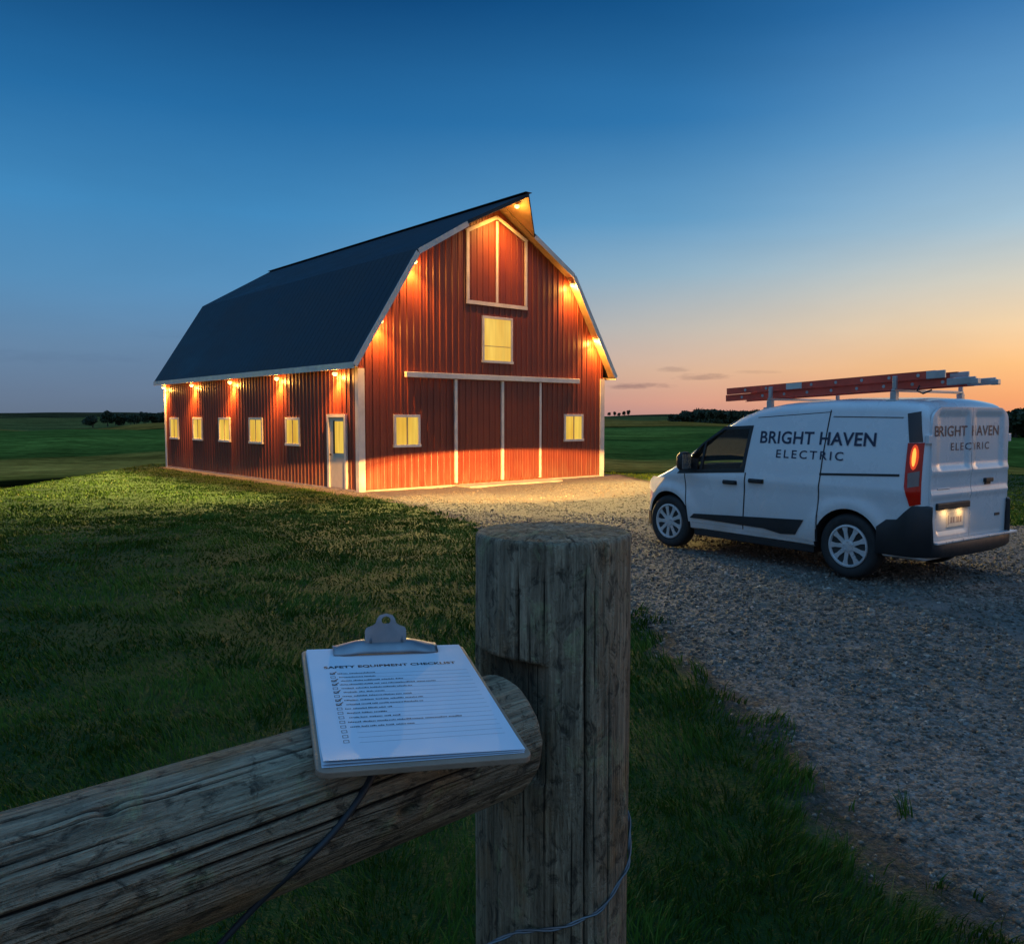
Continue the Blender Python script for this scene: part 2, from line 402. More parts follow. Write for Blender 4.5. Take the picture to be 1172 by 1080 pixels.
def build_ground():
    a1 = np.radians(np.arange(-44, 44.01, .25)); a2 = np.radians(np.arange(47, 314, 3.0))
    ang = np.concatenate([a1, a2]); nA = len(ang)
    rad = [.0]; r = .35
    while r < 3600: rad.append(r); r *= 1.0185 if r < 60 else (1.03 if r < 1000 else 1.1)
    rad = np.array(rad[1:]); nR = len(rad)
    A, Rr = np.meshgrid(ang, rad)
    X = Rr * np.sin(A); Y = Rr * np.cos(A)
    X = np.append(X.ravel(), 0); Y = np.append(Y.ravel(), 0)
    Z = terrain(X, Y); G = gravel_sd(X, Y); P = plateau(X, Y)
    inside = in_poly(X, Y, [barn_xy(.1, .1), barn_xy(BW - .1, .1), barn_xy(BW - .1, BL - .1), barn_xy(.1, BL - .1)])
    rr = np.hypot(X, Y)
    Z = ground_z(X, Y, G); TR = np.where(rr < 40, track(X, Y), 0)
    idx = np.arange(nR * nA).reshape(nR, nA)
    q = np.stack([idx[:-1, :], np.roll(idx[:-1, :], -1, 1), np.roll(idx[1:, :], -1, 1), idx[1:, :]], -1).reshape(-1, 4)
    q = q[:, ::-1]
    V = np.stack([X, Y, Z], -1)
    cgr = G[q].mean(1); cpl = P[q].mean(1); crr = rr[q].mean(1)
    kind = np.where((cgr > 0) & (crr < 60), 1, np.where(cpl > .5, 0, 2))
    centre = np.stack([idx[0], np.roll(idx[0], -1), np.full(nA, nR * nA)], -1)[:, ::-1]
    gm_ = mat_ground()
    for k, name, mt, lab, cat in ((0, 'lawn', gm_, 'mown green lawn sloping from the fence to the barn', 'lawn'),
                                  (1, 'gravel_drive', gm_, 'grey gravel drive running from the foreground to the barn doors', 'driveway'),
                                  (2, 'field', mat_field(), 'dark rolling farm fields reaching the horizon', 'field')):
        qs = q[kind == k]; flat = qs.ravel(); cnt = np.full(len(qs), 4)
        if k == 0:
            flat = np.concatenate([flat, centre.ravel()]); cnt = np.concatenate([cnt, np.full(len(centre), 3)])
        used, inv = np.unique(flat, return_inverse=True)
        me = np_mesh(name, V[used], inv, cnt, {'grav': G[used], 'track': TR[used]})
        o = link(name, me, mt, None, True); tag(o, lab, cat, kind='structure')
build_ground()

# ------------------------------------------------------------------ grass blades and loose stones
def scatter(r0, r1, a0, a1, dens):
    """points with density dens(r) per m2 over a sector"""
    rs = np.linspace(r0, r1, 400); w = dens(rs) * rs; cum = np.concatenate([[0], np.cumsum((w[1:] + w[:-1]) / 2 * np.diff(rs))])
    N = int(cum[-1] * (a1 - a0)); u = rng.random(N) * cum[-1]
    r = np.interp(u, cum, rs); a = a0 + (a1 - a0) * rng.random(N)
    return r * np.sin(a), r * np.cos(a), r
def mat_grass():
    m, nt, b = material('grass blades')
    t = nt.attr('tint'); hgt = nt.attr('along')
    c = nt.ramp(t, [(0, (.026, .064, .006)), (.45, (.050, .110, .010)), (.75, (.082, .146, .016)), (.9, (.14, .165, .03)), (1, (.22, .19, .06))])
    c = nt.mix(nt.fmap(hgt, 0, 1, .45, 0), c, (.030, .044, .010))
    nt.val(b.inputs['Base Color'], c); b.inputs['Roughness'].default_value = .65; b.inputs['Specular IOR Level'].default_value = .08
    return m
def build_grass():
    x, y, r = scatter(1.2, 40, R(-46), R(46), lambda q: 4600 * np.minimum(1, (3.4 / q) ** 1.42))
    g = gravel_sd(x, y); p = plateau(x, y)
    clump = fbm(x * 2.1, y * 2.1, 3, 51); fine = fbm(x * 9, y * 9, 2, 57)
    tuft = fbm(x * 3.2, y * 3.2, 3, 63)
    keep = (p > .3) & ((g < -.10 + .5 * (fine - .5)) | ((g < .24) & (tuft > .56 + .5 * np.clip(g, 0, 1)) & (r < 14))) & (rng.random(len(x)) < .78 + .4 * sm(.35, .6, clump))
    # none inside the barn
    bx, by = x - BARN_C[0], y - BARN_C[1]; s = bx * fr2[0] + by * fr2[1]; t = bx * bk2[0] + by * bk2[1]
    keep &= ~((s > -.03) & (s < BW + .03) & (t > -.03) & (t < BL + .03))
    x, y, r, g, clump, fine = [q[keep] for q in (x, y, r, g, clump, fine)]
    pd = np.hypot(x - .06, y - 1.25); lush = 1 + .5 * np.exp(-(pd / 1.6) ** 2) + .35 * sm(5.5, 2.5, r)
    N = len(x); z = ground_z(x, y, g) - .012
    edge = sm(-.9, -.05, g) * (r < 9)
    h = (.020 + .034 * clump ** 1.5 + .036 * fine * clump) * (.6 + .8 * rng.random(N)) * (1 + .45 * edge) * lush
    h *= np.where(rng.random(N) < .04, 1.7, 1.0)
    w = (.0017 + .0013 * rng.random(N)) * np.clip(r / 3.2, 1, 5.5)
    a = rng.random(N) * 2 * np.pi
    la = 2 * np.pi * fbm(x * 1.2, y * 1.2, 2, 61) * 1.6 + (rng.random(N) - .5) * 2.6
    ln = h * (.30 + .60 * rng.random(N))
    ca, sa = np.cos(a) * w, np.sin(a) * w; lx, ly = np.cos(la) * ln, np.sin(la) * ln
    V = np.empty((N, 5, 3))
    V[:, 0] = np.stack([x - ca, y - sa, z], -1); V[:, 1] = np.stack([x + ca, y + sa, z], -1)
    V[:, 2] = np.stack([x + lx * .30 + ca * .8, y + ly * .30 + sa * .8, z + h * .58], -1)
    V[:, 3] = np.stack([x + lx * .30 - ca * .8, y + ly * .30 - sa * .8, z + h * .58], -1)
    V[:, 4] = np.stack([x + lx, y + ly, z + h], -1)
    b0 = np.arange(N)[:, None] * 5
    F = np.concatenate([b0 + [0, 1, 2, 3], b0 + [3, 2, 4]], 1).ravel()
    cnt = np.tile([4, 3], N)
    tint = np.clip(.15 + .55 * fbm(x * .8, y * .8, 3, 71) + .35 * (rng.random(N) - .35), 0, .86)
    tint = np.where(rng.random(N) < .045, .9 + .1 * rng.random(N), tint)
    me = np_mesh('grass', V.reshape(-1, 3), F, cnt, {'tint': np.repeat(tint, 5), 'along': np.tile([0, 0, .58, .58, 1.0], N)})
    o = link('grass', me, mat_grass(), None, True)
    tag(o, 'short tufted green grass covering the lawn', 'grass', kind='stuff')
    return N
def mat_stone():
    m, nt, b = material('crushed stone')
    t = nt.attr('tint'); n = nt.noise(nt.coord('Object'), 60, 3, .6)
    c = nt.ramp(t, [(0, (.065, .061, .054)), (.4, (.155, .145, .127)), (.75, (.24, .226, .20)), (.92, (.33, .315, .285)), (1, (.43, .415, .385))])
    c = nt.mix(1.0, c, nt.fmap(n, .3, .7, .75, 1.2), 'MULTIPLY')
    c = nt.mix(1.0, c, (.90, .84, .76), 'MULTIPLY')
    nt.val(b.inputs['Base Color'], c); b.inputs['Roughness'].default_value = .8; b.inputs['Specular IOR Level'].default_value = .25
    return m
def build_stones():
    x, y, r = scatter(1.8, 26, R(-20), R(46), lambda q: 2600 * np.minimum(1, (3.2 / q) ** 1.55))
    g = gravel_sd(x, y)
    pack = fbm(x * .45, y * .45, 3, 81)              # tyre-packed fine patches hold fewer loose stones
    keep = (g > -.12) & (rng.random(len(x)) < np.where(g < .05, .35, 1.0) * (.35 + .9 * sm(.66, .42, pack)) * (1 - .75 * np.clip(track(x, y), 0, 1)))
    bx, by = x - BARN_C[0], y - BARN_C[1]; s = bx * fr2[0] + by * fr2[1]; t = bx * bk2[0] + by * bk2[1]
    keep &= ~((s > -.05) & (s < BW + .05) & (t > -1.6) & (t < BL + .05))
    x, y, r, g = x[keep], y[keep], r[keep], g[keep]; N = len(x)
    z = ground_z(x, y, g)
    size = (.0045 + .0085 * rng.random(N) ** 2.4) * np.clip(r / 4.5, 1, 1.7) * np.where(rng.random(N) < .015, 1.5, 1.0)
    base = np.array([[-1, -1, -1], [1, -1, -1], [1, 1, -1], [-1, 1, -1], [-1, -1, 1], [1, -1, 1], [1, 1, 1], [-1, 1, 1]], float)
    V = base[None] * (.55 + .55 * rng.random((N, 8, 1))) + .35 * (rng.random((N, 8, 3)) - .5)
    V[:, 4:, :2] *= .72
    V *= (np.stack([.75 + .6 * rng.random(N), .75 + .5 * rng.random(N), .45 + .4 * rng.random(N)], -1) * size[:, None])[:, None, :]
    a = rng.random(N) * 2 * np.pi; c, s_ = np.cos(a)[:, None], np.sin(a)[:, None]
    tx = (rng.random(N)[:, None] - .5) * .9
    X = V[..., 0] * c - V[..., 1] * s_; Y = V[..., 0] * s_ + V[..., 1] * c; Z = V[..., 2] + X * tx
    V = np.stack([X + x[:, None], Y + y[:, None], Z + (z + size * .28)[:, None]], -1).reshape(-1, 3)
    f = np.array([[3, 2, 1, 0], [4, 5, 6, 7], [0, 1, 5, 4], [1, 2, 6, 5], [2, 3, 7, 6], [3, 0, 4, 7]])
    F = (np.arange(N)[:, None, None] * 8 + f[None]).ravel()
    me = np_mesh('gravel', V, F, np.full(N * 6, 4), {'tint': np.repeat(np.clip(rng.normal(.45, .24, N), 0, 1), 8)})
    o = link('gravel', me, mat_stone())
    tag(o, 'loose grey crushed stones lying on the drive', 'gravel', kind='stuff')
    return N
print('grass', build_grass(), 'stones', build_stones())

# ------------------------------------------------------------------ barn
def mat_siding():
    m, nt, b = material('red painted steel siding')
    co = nt.coord('Object')
    n = nt.noise(nt.coord('Object', (3, 3, .35)), 1.0, 4, .6); n2 = nt.noise(co, 1.1, 3, .5)
    c = nt.mix(nt.fmap(n, .3, .7), (.135, .024, .011), (.190, .036, .015))
    c = nt.mix(nt.fmap(n2, .35, .65, 0, .45), c, (.10, .019, .010))
    sep = nt.new('ShaderNodeSeparateXYZ'); nt.l.new(co, sep.inputs[0]); n3 = nt.noise(nt.coord('Object', (5, 5, 1.5)), 1.0, 4, .65)
    c = nt.mix(nt.math('MULTIPLY', nt.fmap(sep.outputs[2], .75, .0, 0, .7), nt.fmap(n3, .35, .62)), c, (.17, .10, .06))
    nt.val(b.inputs['Base Color'], c)
    nt.val(b.inputs['Roughness'], nt.fmap(n, .3, .7, .40, .56))
    return m
def mat_roof():
    m, nt, b = material('dark steel roof')
    n = nt.noise(nt.coord('Object', (.8, .3, .8)), 1.0, 4, .6)
    nt.val(b.inputs['Base Color'], nt.mix(nt.fmap(n, .3, .7), (.005, .008, .013), (.009, .013, .019)))
    nt.val(b.inputs['Roughness'], nt.fmap(n, .3, .7, .42, .60))
    return m
def mat_pane():
    m, nt, b = material('window lit from inside')
    n = nt.noise(nt.coord('Object', (1.6, 1.6, .5)), 1.2, 2, .5, .4); n2 = nt.noise(nt.coord('Object', (9, 9, .4)), 1.0, 2, .5)
    c = nt.mix(nt.fmap(n, .32, .68), (.80, .43, .040), (.98, .64, .095))
    nt.val(b.inputs['Base Color'], (.06, .045, .03)); nt.val(b.inputs['Emission Color'], c)
    nt.val(b.inputs['Emission Strength'], nt.fmap(n2, .3, .7, .80, 1.02)); b.inputs['Roughness'].default_value = .06; b.inputs['Coat Weight'].default_value = .5
    return m
M = {}
M['siding'] = mat_siding(); M['roof'] = mat_roof(); M['pane'] = mat_pane()
M['trim'] = simple('white painted trim', (.56, .535, .49), .5, var=.14, vscale=3)
M['soffit'] = simple('tan soffit boards', (.44, .30, .15), .6, var=.18, vscale=4)
M['concrete'] = simple('concrete', (.36, .32, .27), .85, var=.2, vscale=3, bump=.3)
M['door'] = simple('grey beige door leaf', (.45, .42, .37), .5, var=.06)
M['darkmetal'] = simple('dark bronze metal', (.03, .028, .025), .4, .6)
M['bulb'] = emitter('lamp bulb', (1.0, .62, .20), 3.2)
HE, HK, HR, SK = 3.551, 6.8154, 8.6443, 1.7754
OV, EO, HOOD, OVB = .33, .313, 1.529, .376
ROOF_PTS = [(-EO, HE), (SK, HK), (BW / 2, HR), (BW - SK, HK), (BW + EO, HE)]
def roofline(s): return np.interp(s, [p[0] for p in ROOF_PTS], [p[1] for p in ROOF_PTS])
LAMP = (1.0, .42, .075)
FLOOD = (1.0, .70, .22)  # for extra spots added at the lamps to brighten lawn and gravel
def spot(parent, loc, target, power, cone, blend=.4, colr=LAMP, rad=.05, name='lamp_light'):
    ld = bpy.data.lights.new(name, 'SPOT'); ld.energy = power; ld.color = colr; ld.spot_size = R(cone); ld.spot_blend = blend; ld.shadow_soft_size = rad
    o = bpy.data.objects.new(name, ld); col.objects.link(o); o.parent = parent; o.location = loc
    o.rotation_euler = (Vector(target) - Vector(loc)).to_track_quat('-Z', 'Y').to_euler()
    return o
def glow(parent, loc, power, rad=.05):
    ld = bpy.data.lights.new('lamp_light', 'POINT'); ld.energy = power; ld.color = LAMP; ld.shadow_soft_size = rad
    o = bpy.data.objects.new('lamp_light', ld); col.objects.link(o); o.parent = parent; o.location = loc
def rib_wall(breaks_top, u0, u1, pitch=.23):
    """list of (u, depth, top) following ribs between u0 and u1"""
    us = []
    k = int(math.floor(u0 / pitch))
    while k * pitch < u1 + pitch:
        c = k * pitch
        for du, d in ((-.032, 0), (-.018, 1), (.018, 1), (.032, 0), (pitch / 2 - .012, 0), (pitch / 2, .3), (pitch / 2 + .012, 0)): us.append((c + du, d))
        k += 1
    us = [(u, d) for u, d in us if u0 < u < u1]
    us = [(u0, 0)] + us + [(u1, 0)]
    for b in breaks_top:
        if u0 < b < u1: us.append((b, 0))
    us.sort()
    return us
RIB = .022
def build_barn():
    root = empty('barn', BARN_C, BARN_A)
    tag(root, 'red gambrel barn with dark roof, white trim and glowing lamps', 'barn')
    # walls: ribbed steel sheets, one mesh per side
    def gable(t, sgn, name):
        mb = MB(); us = rib_wall([SK, BW / 2, BW - SK], 0, BW); vs = []
        for u, d in us:
            top = float(roofline(u)) - .14
            vs += [(u, t + sgn * d * RIB, .02), (u, t + sgn * d * RIB, top)]
        mb.add(vs, [(2 * i, 2 * i + 2, 2 * i + 3, 2 * i + 1) for i in range(len(us) - 1)])
        return mb.build(name, M['siding'], root)
    gable(0, -1, 'wall'); gable(BL, 1, 'wall')
    for s, sgn in ((0, -1), (BW, 1)):
        mb = MB(); us = rib_wall([], 0, BL); vs = []
        for u, d in us: vs += [(s + sgn * d * RIB, u, .02), (s + sgn * d * RIB, u, HE + .12)]
        mb.add(vs, [(2 * i, 2 * i + 2, 2 * i + 3, 2 * i + 1) for i in range(len(us) - 1)])
        mb.build('wall', M['siding'], root)
    mb = MB()
    for a, b in (((-.035, -.035), (BW + .035, .10)), ((-.035, BL - .10), (BW + .035, BL + .035)), ((-.035, .10), (.10, BL - .10)), ((BW - .10, .10), (BW + .035, BL - .10))):
        mb.box((a[0], a[1], -.45), (b[0], b[1], .045))
    mb.build('footing', M['concrete'], root)
    # roof
    mb = MB(); TH = .11
    for i in range(4):
        (s0, h0), (s1, h1) = ROOF_PTS[i], ROOF_PTS[i + 1]
        d = Vector((s1 - s0, 0, h1 - h0)); L = d.length; d.normalize(); n = Vector((-d.z, 0, d.x))
        if n.z < 0: n = -n
        t0, t1 = -OV, BL + OVB
        p = [Vector((s0, t0, h0)), Vector((s1, t0, h1)), Vector((s1, t1, h1)), Vector((s0, t1, h0))]
        lo = [v - Vector((0, 0, TH)) for v in p]
        mb.add(p + lo, [(0, 1, 2, 3), (7, 6, 5, 4), (0, 4, 5, 1), (1, 5, 6, 2), (2, 6, 7, 3), (3, 7, 4, 0)])
        k = 0
        t = t0 + .02
        while t < t1:
            a = Vector((s0, t, h0)) + d * .01 + n * .002; b = Vector((s1, t, h1)) - d * .02 + n * .002
            mb.beam(a, b, .018, .003, n); t += .30
    # ridge cap and the hay hood running out past the gable
    mb.beam((BW / 2, -HOOD, HR + .006), (BW / 2, BL + OVB, HR + .006), .24, .016)
    P = Vector((BW / 2, -HOOD, HR)); RR = Vector((BW / 2, -OV, HR))
    sh = 1.34
    hA = float(roofline(BW / 2 - sh)); A = Vector((BW / 2 - sh, -OV, hA)); B = Vector((BW / 2 + sh, -OV, hA))
    for tri in ((RR, A, P), (RR, P, B)):
        lo = [v - Vector((0, 0, .10)) for v in tri]
        mb.add(list(tri) + lo, [(0, 1, 2), (5, 4, 3), (0, 3, 4, 1), (1, 4, 5, 2), (2, 5, 3, 0)])
    mb.build('roof', M['roof'], root)
    mb = MB()
    dn = Vector((0, 0, .104))
    for tri in ((RR, A, P), (RR, P, B)):
        q = [v - dn + (RR - v) * .02 for v in tri]; lo = [v - Vector((0, 0, .02)) for v in q]
        mb.add(q + lo, [(0, 1, 2), (5, 4, 3), (0, 3, 4, 1), (1, 4, 5, 2), (2, 5, 3, 0)])
    # soffit boards under the rakes and eaves
    for i in range(4):
        (s0, h0), (s1, h1) = ROOF_PTS[i], ROOF_PTS[i + 1]
        a = Vector((s0, 0, h0 - TH - .014)); b = Vector((s1, 0, h1 - TH - .014))
        d = (b - a).normalized(); a += d * .02; b -= d * .02
        mb.beam(a + Vector((0, -OV / 2 + .01, 0)), b + Vector((0, -OV / 2 + .01, 0)), OV - .04, .02)
    for s0, s1 in ((-EO + .03, -.03), (BW + .03, BW + EO - .03)): mb.box((s0, -.03, HE - .135), (s1, BL + .1, HE - .115))
    mb.build('soffit', M['soffit'], root)
    # fascia boards
    def rake(i, a0, a1):
        (s0, h0), (s1, h1) = ROOF_PTS[i], ROOF_PTS[i + 1]
        q0 = Vector((s0 + (s1 - s0) * a0, -OV - .014, h0 + (h1 - h0) * a0 - .10)); q1 = Vector((s0 + (s1 - s0) * a1, -OV - .014, h0 + (h1 - h0) * a1 - .10))
        MB().beam(q0, q1, .026, .15).build('fascia', M['trim'], root)
    fA = (BW / 2 - sh - SK) / (BW / 2 - SK)
    rake(0, .0, .995); rake(1, .005, fA); rake(2, 1 - fA, .995); rake(3, .005, 1)
    for s in (-EO - .016, BW + EO + .016): MB().beam((s, -OV + .0, HE - .09), (s, BL + OVB, HE - .09), .03, .17).build('eave_fascia', M['trim'], root)
    # corner trim
    for s, t in ((0, 0), (BW, 0), (0, BL), (BW, BL)):
        mb = MB(); so = -1 if s == 0 else 1; to = -1 if t == 0 else 1; w = .16
        top = HE - .15
        mb.box((s + so * .045, t + to * .045, .0), (s - so * w, t + to * .012, top)); mb.box((s + so * .045, t + to * .0118, .0), (s + so * .012, t - to * w * .8, top))
        mb.build('corner_trim', M['trim'], root)
    # windows of the gable and of the long side
    def window(face, a0, a1, z0, z1, mull, cross=False):
        """face 'f' front (a = s), 'l' long left side (a = t)"""
        def bx(mb, p0, p1, q0, q1, d0, d1):
            if face == 'f': mb.box((p0, -d1, q0), (p1, -d0, q1))
            else: mb.box((-d1, p0, q0), (-d0, p1, q1))
            return mb
        fw = .075; mb = MB()
        bx(mb, a0, a1, z1 - fw, z1, .004, .055); bx(mb, a0 - .02, a1 + .02, z0, z0 + fw, .004, .07)
        bx(mb, a0, a0 + fw, z0 + fw, z1 - fw, .004, .055); bx(mb, a1 - fw, a1, z0 + fw, z1 - fw, .004, .055)
        w = mb.build('window', M['trim'], root, bevel=.006)
        bx(MB(), a0 + fw, a1 - fw, z0 + fw, z1 - fw, .006, .030).build('pane', M['pane'], w)
        if mull:
            c = (a0 + a1) / 2; mb = MB(); bx(mb, c - .02, c + .02, z0 + fw, z1 - fw, .0305, .045)
            mb.build('mullion', M['soffit'], w)
        if cross:
            c = z0 + (z1 - z0) * .36; mb = MB(); bx(mb, a0 + fw, a1 - fw, c - .01, c + .01, .0305, .04); mb.build('mullion', M['soffit'], w)
        return w
    window('f', 1.10, 2.0, 1.21, 2.14, True); window('f', 7.85, 8.76, 1.25, 2.17, True)
    window('f', 4.32, 5.55, 3.74, 5.17, False, True)
    for t0, t1 in ((14.0, 14.98), (11.43, 12.40), (8.78, 9.82), (6.12, 7.17), (3.45, 4.42)): window('l', t0, t1, 1.18, 2.06, True)
    # hay door in the peak
    o5 = [(3.70, 5.53), (6.147, 5.53), (6.147, 7.66), (BW / 2, 8.22), (3.70, 7.66)]
    us = [3.78 + i * .23 for i in range(11)]
    mb = MB(); vs = []; bl = []
    for u, d in rib_wall([BW / 2], 3.74, 6.10):
        tp = np.interp(u, [3.70, BW / 2, 6.147], [7.60, 8.16, 7.60]); vs += [(u, -.035 - d * .016, 5.57), (u, -.035 - d * .016, float(tp))]
    mb.add(vs, [(2 * i, 2 * i + 2, 2 * i + 3, 2 * i + 1) for i in range(len(vs) // 2 - 1)])
    hd_ = mb.build('hay_door', M['siding'], root)
    mb = MB(); y0, y1 = -.075, -.03
    def member(p, q, w=.09):
        vert = abs(p[0] - q[0]) < 1e-6
        mb.beam((p[0], -.055, p[1]), (q[0], -.055, q[1]), w if vert else .05, .05 if vert else w)
    member((3.70, 5.53), (6.147, 5.53), .11); member((3.755, 5.595), (3.755, 7.64)); member((6.09, 5.595), (6.09, 7.64)); member((BW / 2, 5.595), (BW / 2, 8.06), .085)
    mb.beam((3.71, -.0552, 7.62), (BW / 2, -.0552, 8.19), .052, .11); mb.beam((BW / 2, -.0554, 8.19), (6.137, -.0554, 7.62), .052, .11)
    mb.build('door_frame', M['trim'], hd_)
    # big sliding doors on a white track
    for a0, a1 in ((3.27, 5.0), (5.10, 6.70)):
        mb = MB(); vs = []
        for u, d in rib_wall([], a0, a1): vs += [(u, -.055 - d * .018, .13), (u, -.055 - d * .018, 3.19)]
        n = len(vs) // 2
        vs += [(a0, -.03, .13), (a0, -.03, 3.19), (a1, -.03, 3.19), (a1, -.03, .13)]
        mb.add(vs, [(2 * i, 2 * i + 2, 2 * i + 3, 2 * i + 1) for i in range(n - 1)] + [(0, 1, 2 * n + 1, 2 * n), (2 * n - 1, 2 * n - 2, 2 * n + 3, 2 * n + 2)])
        d_ = mb.build('sliding_door', M['siding'], root)
        MB().box((a0 - .05 if a0 < 4 else a0 - .05, -.10, .10), (a0 + .045, -.031, 3.19)).build('door_edge', M['trim'], d_, bevel=.008)
        if a1 > 6: MB().box((a1 - .03, -.10, .10), (a1 + .05, -.031, 3.19)).build('door_edge', M['trim'], d_, bevel=.008)
    MB().box((1.47, -.16, 3.205), (8.47, -.03, 3.36)).build('door_track', M['trim'], root, bevel=.012)
    # entry door in the long side
    mb = MB(); t0, t1, z1 = .62, 1.70, 2.15
    mb.box((-.075, t0, .05), (-.004, t0 + .09, z1)); mb.box((-.075, t1 - .11, .05), (-.004, t1, z1)); mb.box((-.075, t0 + .09, z1 - .09), (-.004, t1 - .11, z1))
    fr = mb.build('entry_door', M['trim'], root, bevel=.006)
    MB().box((-.035, t0 + .092, .06), (-.005, t1 - .112, z1 - .092)).build('door_leaf', M['door'], fr)
    pn = MB().box((-.044, .80, 1.05), (-.0355, 1.27, 1.95)).build('pane', M['pane'], fr)
    MB().box((-.05, 1.275, 1.03), (-.0356, 1.36, 1.97)).build('pane_frame', M['darkmetal'], fr)
    MB().lathe([(.0, -.09), (.028, -.088), (.03, -.07), (.012, -.06), (.012, -.0352)], (0, 1.50, 1.0), 'x', 14).build('door_knob', M['darkmetal'], fr, True)
    # lamps under the eave and the rakes, each with an added flood spot
    def lamp(p, kind):
        p = Vector(p)
        h = MB().lathe([(.045, .07), (.05, .0), (.062, -.02), (.055, -.02), (.04, -.004)], p, 'z', 16).build('lamp', M['soffit'], root, True)
        MB().lathe([(.0, .005), (.06, -.012), (.082, -.045), (.07, -.082), (.035, -.105), (0, -.11)], p, 'z', 14).build('bulb', M['bulb'], h, True)
        return h
    for t in (15.25, 12.09, 8.42, 4.72, 1.01):
        p = Vector((-.16, t, HE - .215)); h = lamp(p, 'eave')
        spot(h, p - Vector((0, 0, .13)), p + Vector((.0, 0, -1)), 950, 124, 1.0); glow(h, p - Vector((0, 0, .15)), 80)
        spot(h, p - Vector((.02, 0, .13)), p + Vector((-5.2, 0, -1.7)), 10000, 100, 1.0, FLOOD)
    for s, hh in ((1.74, 6.50), (.60, 4.75), (BW - 1.74, 6.50), (BW - .60, 4.75)):
        p = Vector((s, -.20, hh - .0)); h = lamp(p, 'rake')
        spot(h, p - Vector((0, 0, .13)), p + Vector((0, .0, -1)), 850, 124, 1.0); glow(h, p - Vector((0, 0, .15)), 85)
        spot(h, p - Vector((0, .02, .13)), p + Vector((-1.2, -5.2, -3.6)), 4200, 96, 1.0, FLOOD)
    p = Vector((BW / 2 - .0, -1.0, HR - .25)); h = lamp(p, 'hood')
    spot(h, p - Vector((0, 0, .13)), p + Vector((0, .6, -1)), 750, 110, 1.0)
    spot(h, p - Vector((0, .02, .13)), p + Vector((0, -4.4, -7)), 3400, 96, 1.0, FLOOD)
    pl = bpy.data.lights.new('lamp_light', 'POINT'); pl.energy = 26; pl.color = LAMP; pl.shadow_soft_size = .06
    po = bpy.data.objects.new('lamp_light', pl); col.objects.link(po); po.parent = h; po.location = p - Vector((0, 0, .19))
    return root
build_barn()
def build_apron():
    o = empty('concrete_pad', BARN_C, BARN_A)
    bpy.data.objects.remove(o)
    mb = MB().box((3.2, -.85, -.3), (7.0, -.16, .045))
    ap = mb.build('concrete_pad', M['concrete'], None, bevel=.012)
    ap.location = BARN_C; ap.rotation_euler = (0, 0, BARN_A)
    tag(ap, 'pale concrete pad laid in front of the big barn doors', 'pavement', kind='structure')
build_apron()

# ------------------------------------------------------------------ van
VAN = (4.051, 8.655, .107); VYAW = 2.18149
WB, HWD = 2.445, .878
PZ = [(-.735, 1.62), (-.725, 1.68), (-.71, 1.72), (-.68, 1.755), (-.62, 1.785), (-.4, 1.805), (.3, 1.815), (.9, 1.785), (1.2, 1.735), (1.45, 1.645), (1.75, 1.475), (2.1, 1.24), (2.44, 1.02), (2.55, .975),
      (2.7, .925), (2.84, .86), (2.94, .78), (3.0, .69), (3.03, .60), (3.04, .55)]
PW = [(-.735, .80), (-.725, .822), (-.71, .84), (-.68, .857), (-.62, .870), (-.45, .878), (2.2, .878), (2.45, .874), (2.62, .855), (2.76, .815), (2.86, .765), (2.94, .70), (3.0, .62), (3.04, .52)]
def v_ztop(x): return float(np.interp(x, [p[0] for p in PZ], [p[1] for p in PZ]))
def v_plan(x): return float(np.interp(x, [p[0] for p in PW], [p[1] for p in PW]))
def v_y(x, z):
    """half width of the van side at station x, height z"""
    y = v_plan(x)
    if z > .92: y -= .125 * ((z - .92) / .85) ** 1.5
    if z < .45: y -= .035 * ((.45 - z) / .2) ** 2
    y += .010 * math.exp(-((z - .90) / .05) ** 2) * (1 if -.7 < x < 2.6 else 0)
    # flared wheel arches
    for cx in (0, WB):
        rr = math.hypot(x - cx, z - .325); y += .022 * math.exp(-((rr - .41) / .07) ** 2)
    return y
def mat_paint():
    m, nt, b = material('white van paint')
    n = nt.noise(nt.coord('Object'), 2.2, 5, .65); n2 = nt.noise(nt.coord('Object'), 25, 3, .6)
    sep = nt.new('ShaderNodeSeparateXYZ'); nt.l.new(nt.coord('Object'), sep.inputs[0])
    d = nt.math('MULTIPLY', nt.fmap(sep.outputs[2], .25, .75, .65, 0), nt.fmap(n, .35, .65, .3, 1))     # road dust low down
    c = nt.mix(nt.fmap(n, .3, .7), (.62, .64, .66), (.69, .70, .70))
    c = nt.mix(d, c, (.34, .29, .23))
    nt.val(b.inputs['Base Color'], c); nt.val(b.inputs['Roughness'], nt.fmap(n, .3, .7, .25, .30))
    b.inputs['Coat Weight'].default_value = .6; b.inputs['Coat Roughness'].default_value = .05
    return m
M['paint'] = mat_paint()
M['blackplastic'] = simple('black plastic cladding', (.012, .013, .015), .5, var=.2)
M['cavity'] = simple('dark cavity', (.012, .012, .013), .8)
M['rubber'] = simple('tyre rubber', (.018, .018, .018), .75, var=.25, vscale=9)
M['steel'] = simple('silver wheel cover', (.58, .59, .60), .32, .35, var=.12)
M['chrome'] = simple('bright metal', (.6, .6, .6), .25, .9)
M['navy'] = simple('navy vinyl lettering', (.012, .020, .055), .4, var=.1)
M['ladder_red'] = simple('red fibreglass', (.66, .075, .040), .42, var=.2, vscale=5)
M['alu'] = simple('aluminium', (.45, .46, .47), .38, .8, var=.15)
M['lens_amber'] = emitter('lit amber tail lens', (1.0, .34, .05), 2.2, .3, (.3, .05, .01))
M['lens_red'] = emitter('red tail lens', (1.0, .03, .010), .03, .6, (.30, .008, .006)); M['lens_red'].node_tree.nodes['Principled BSDF'].inputs['Roughness'].default_value = .1
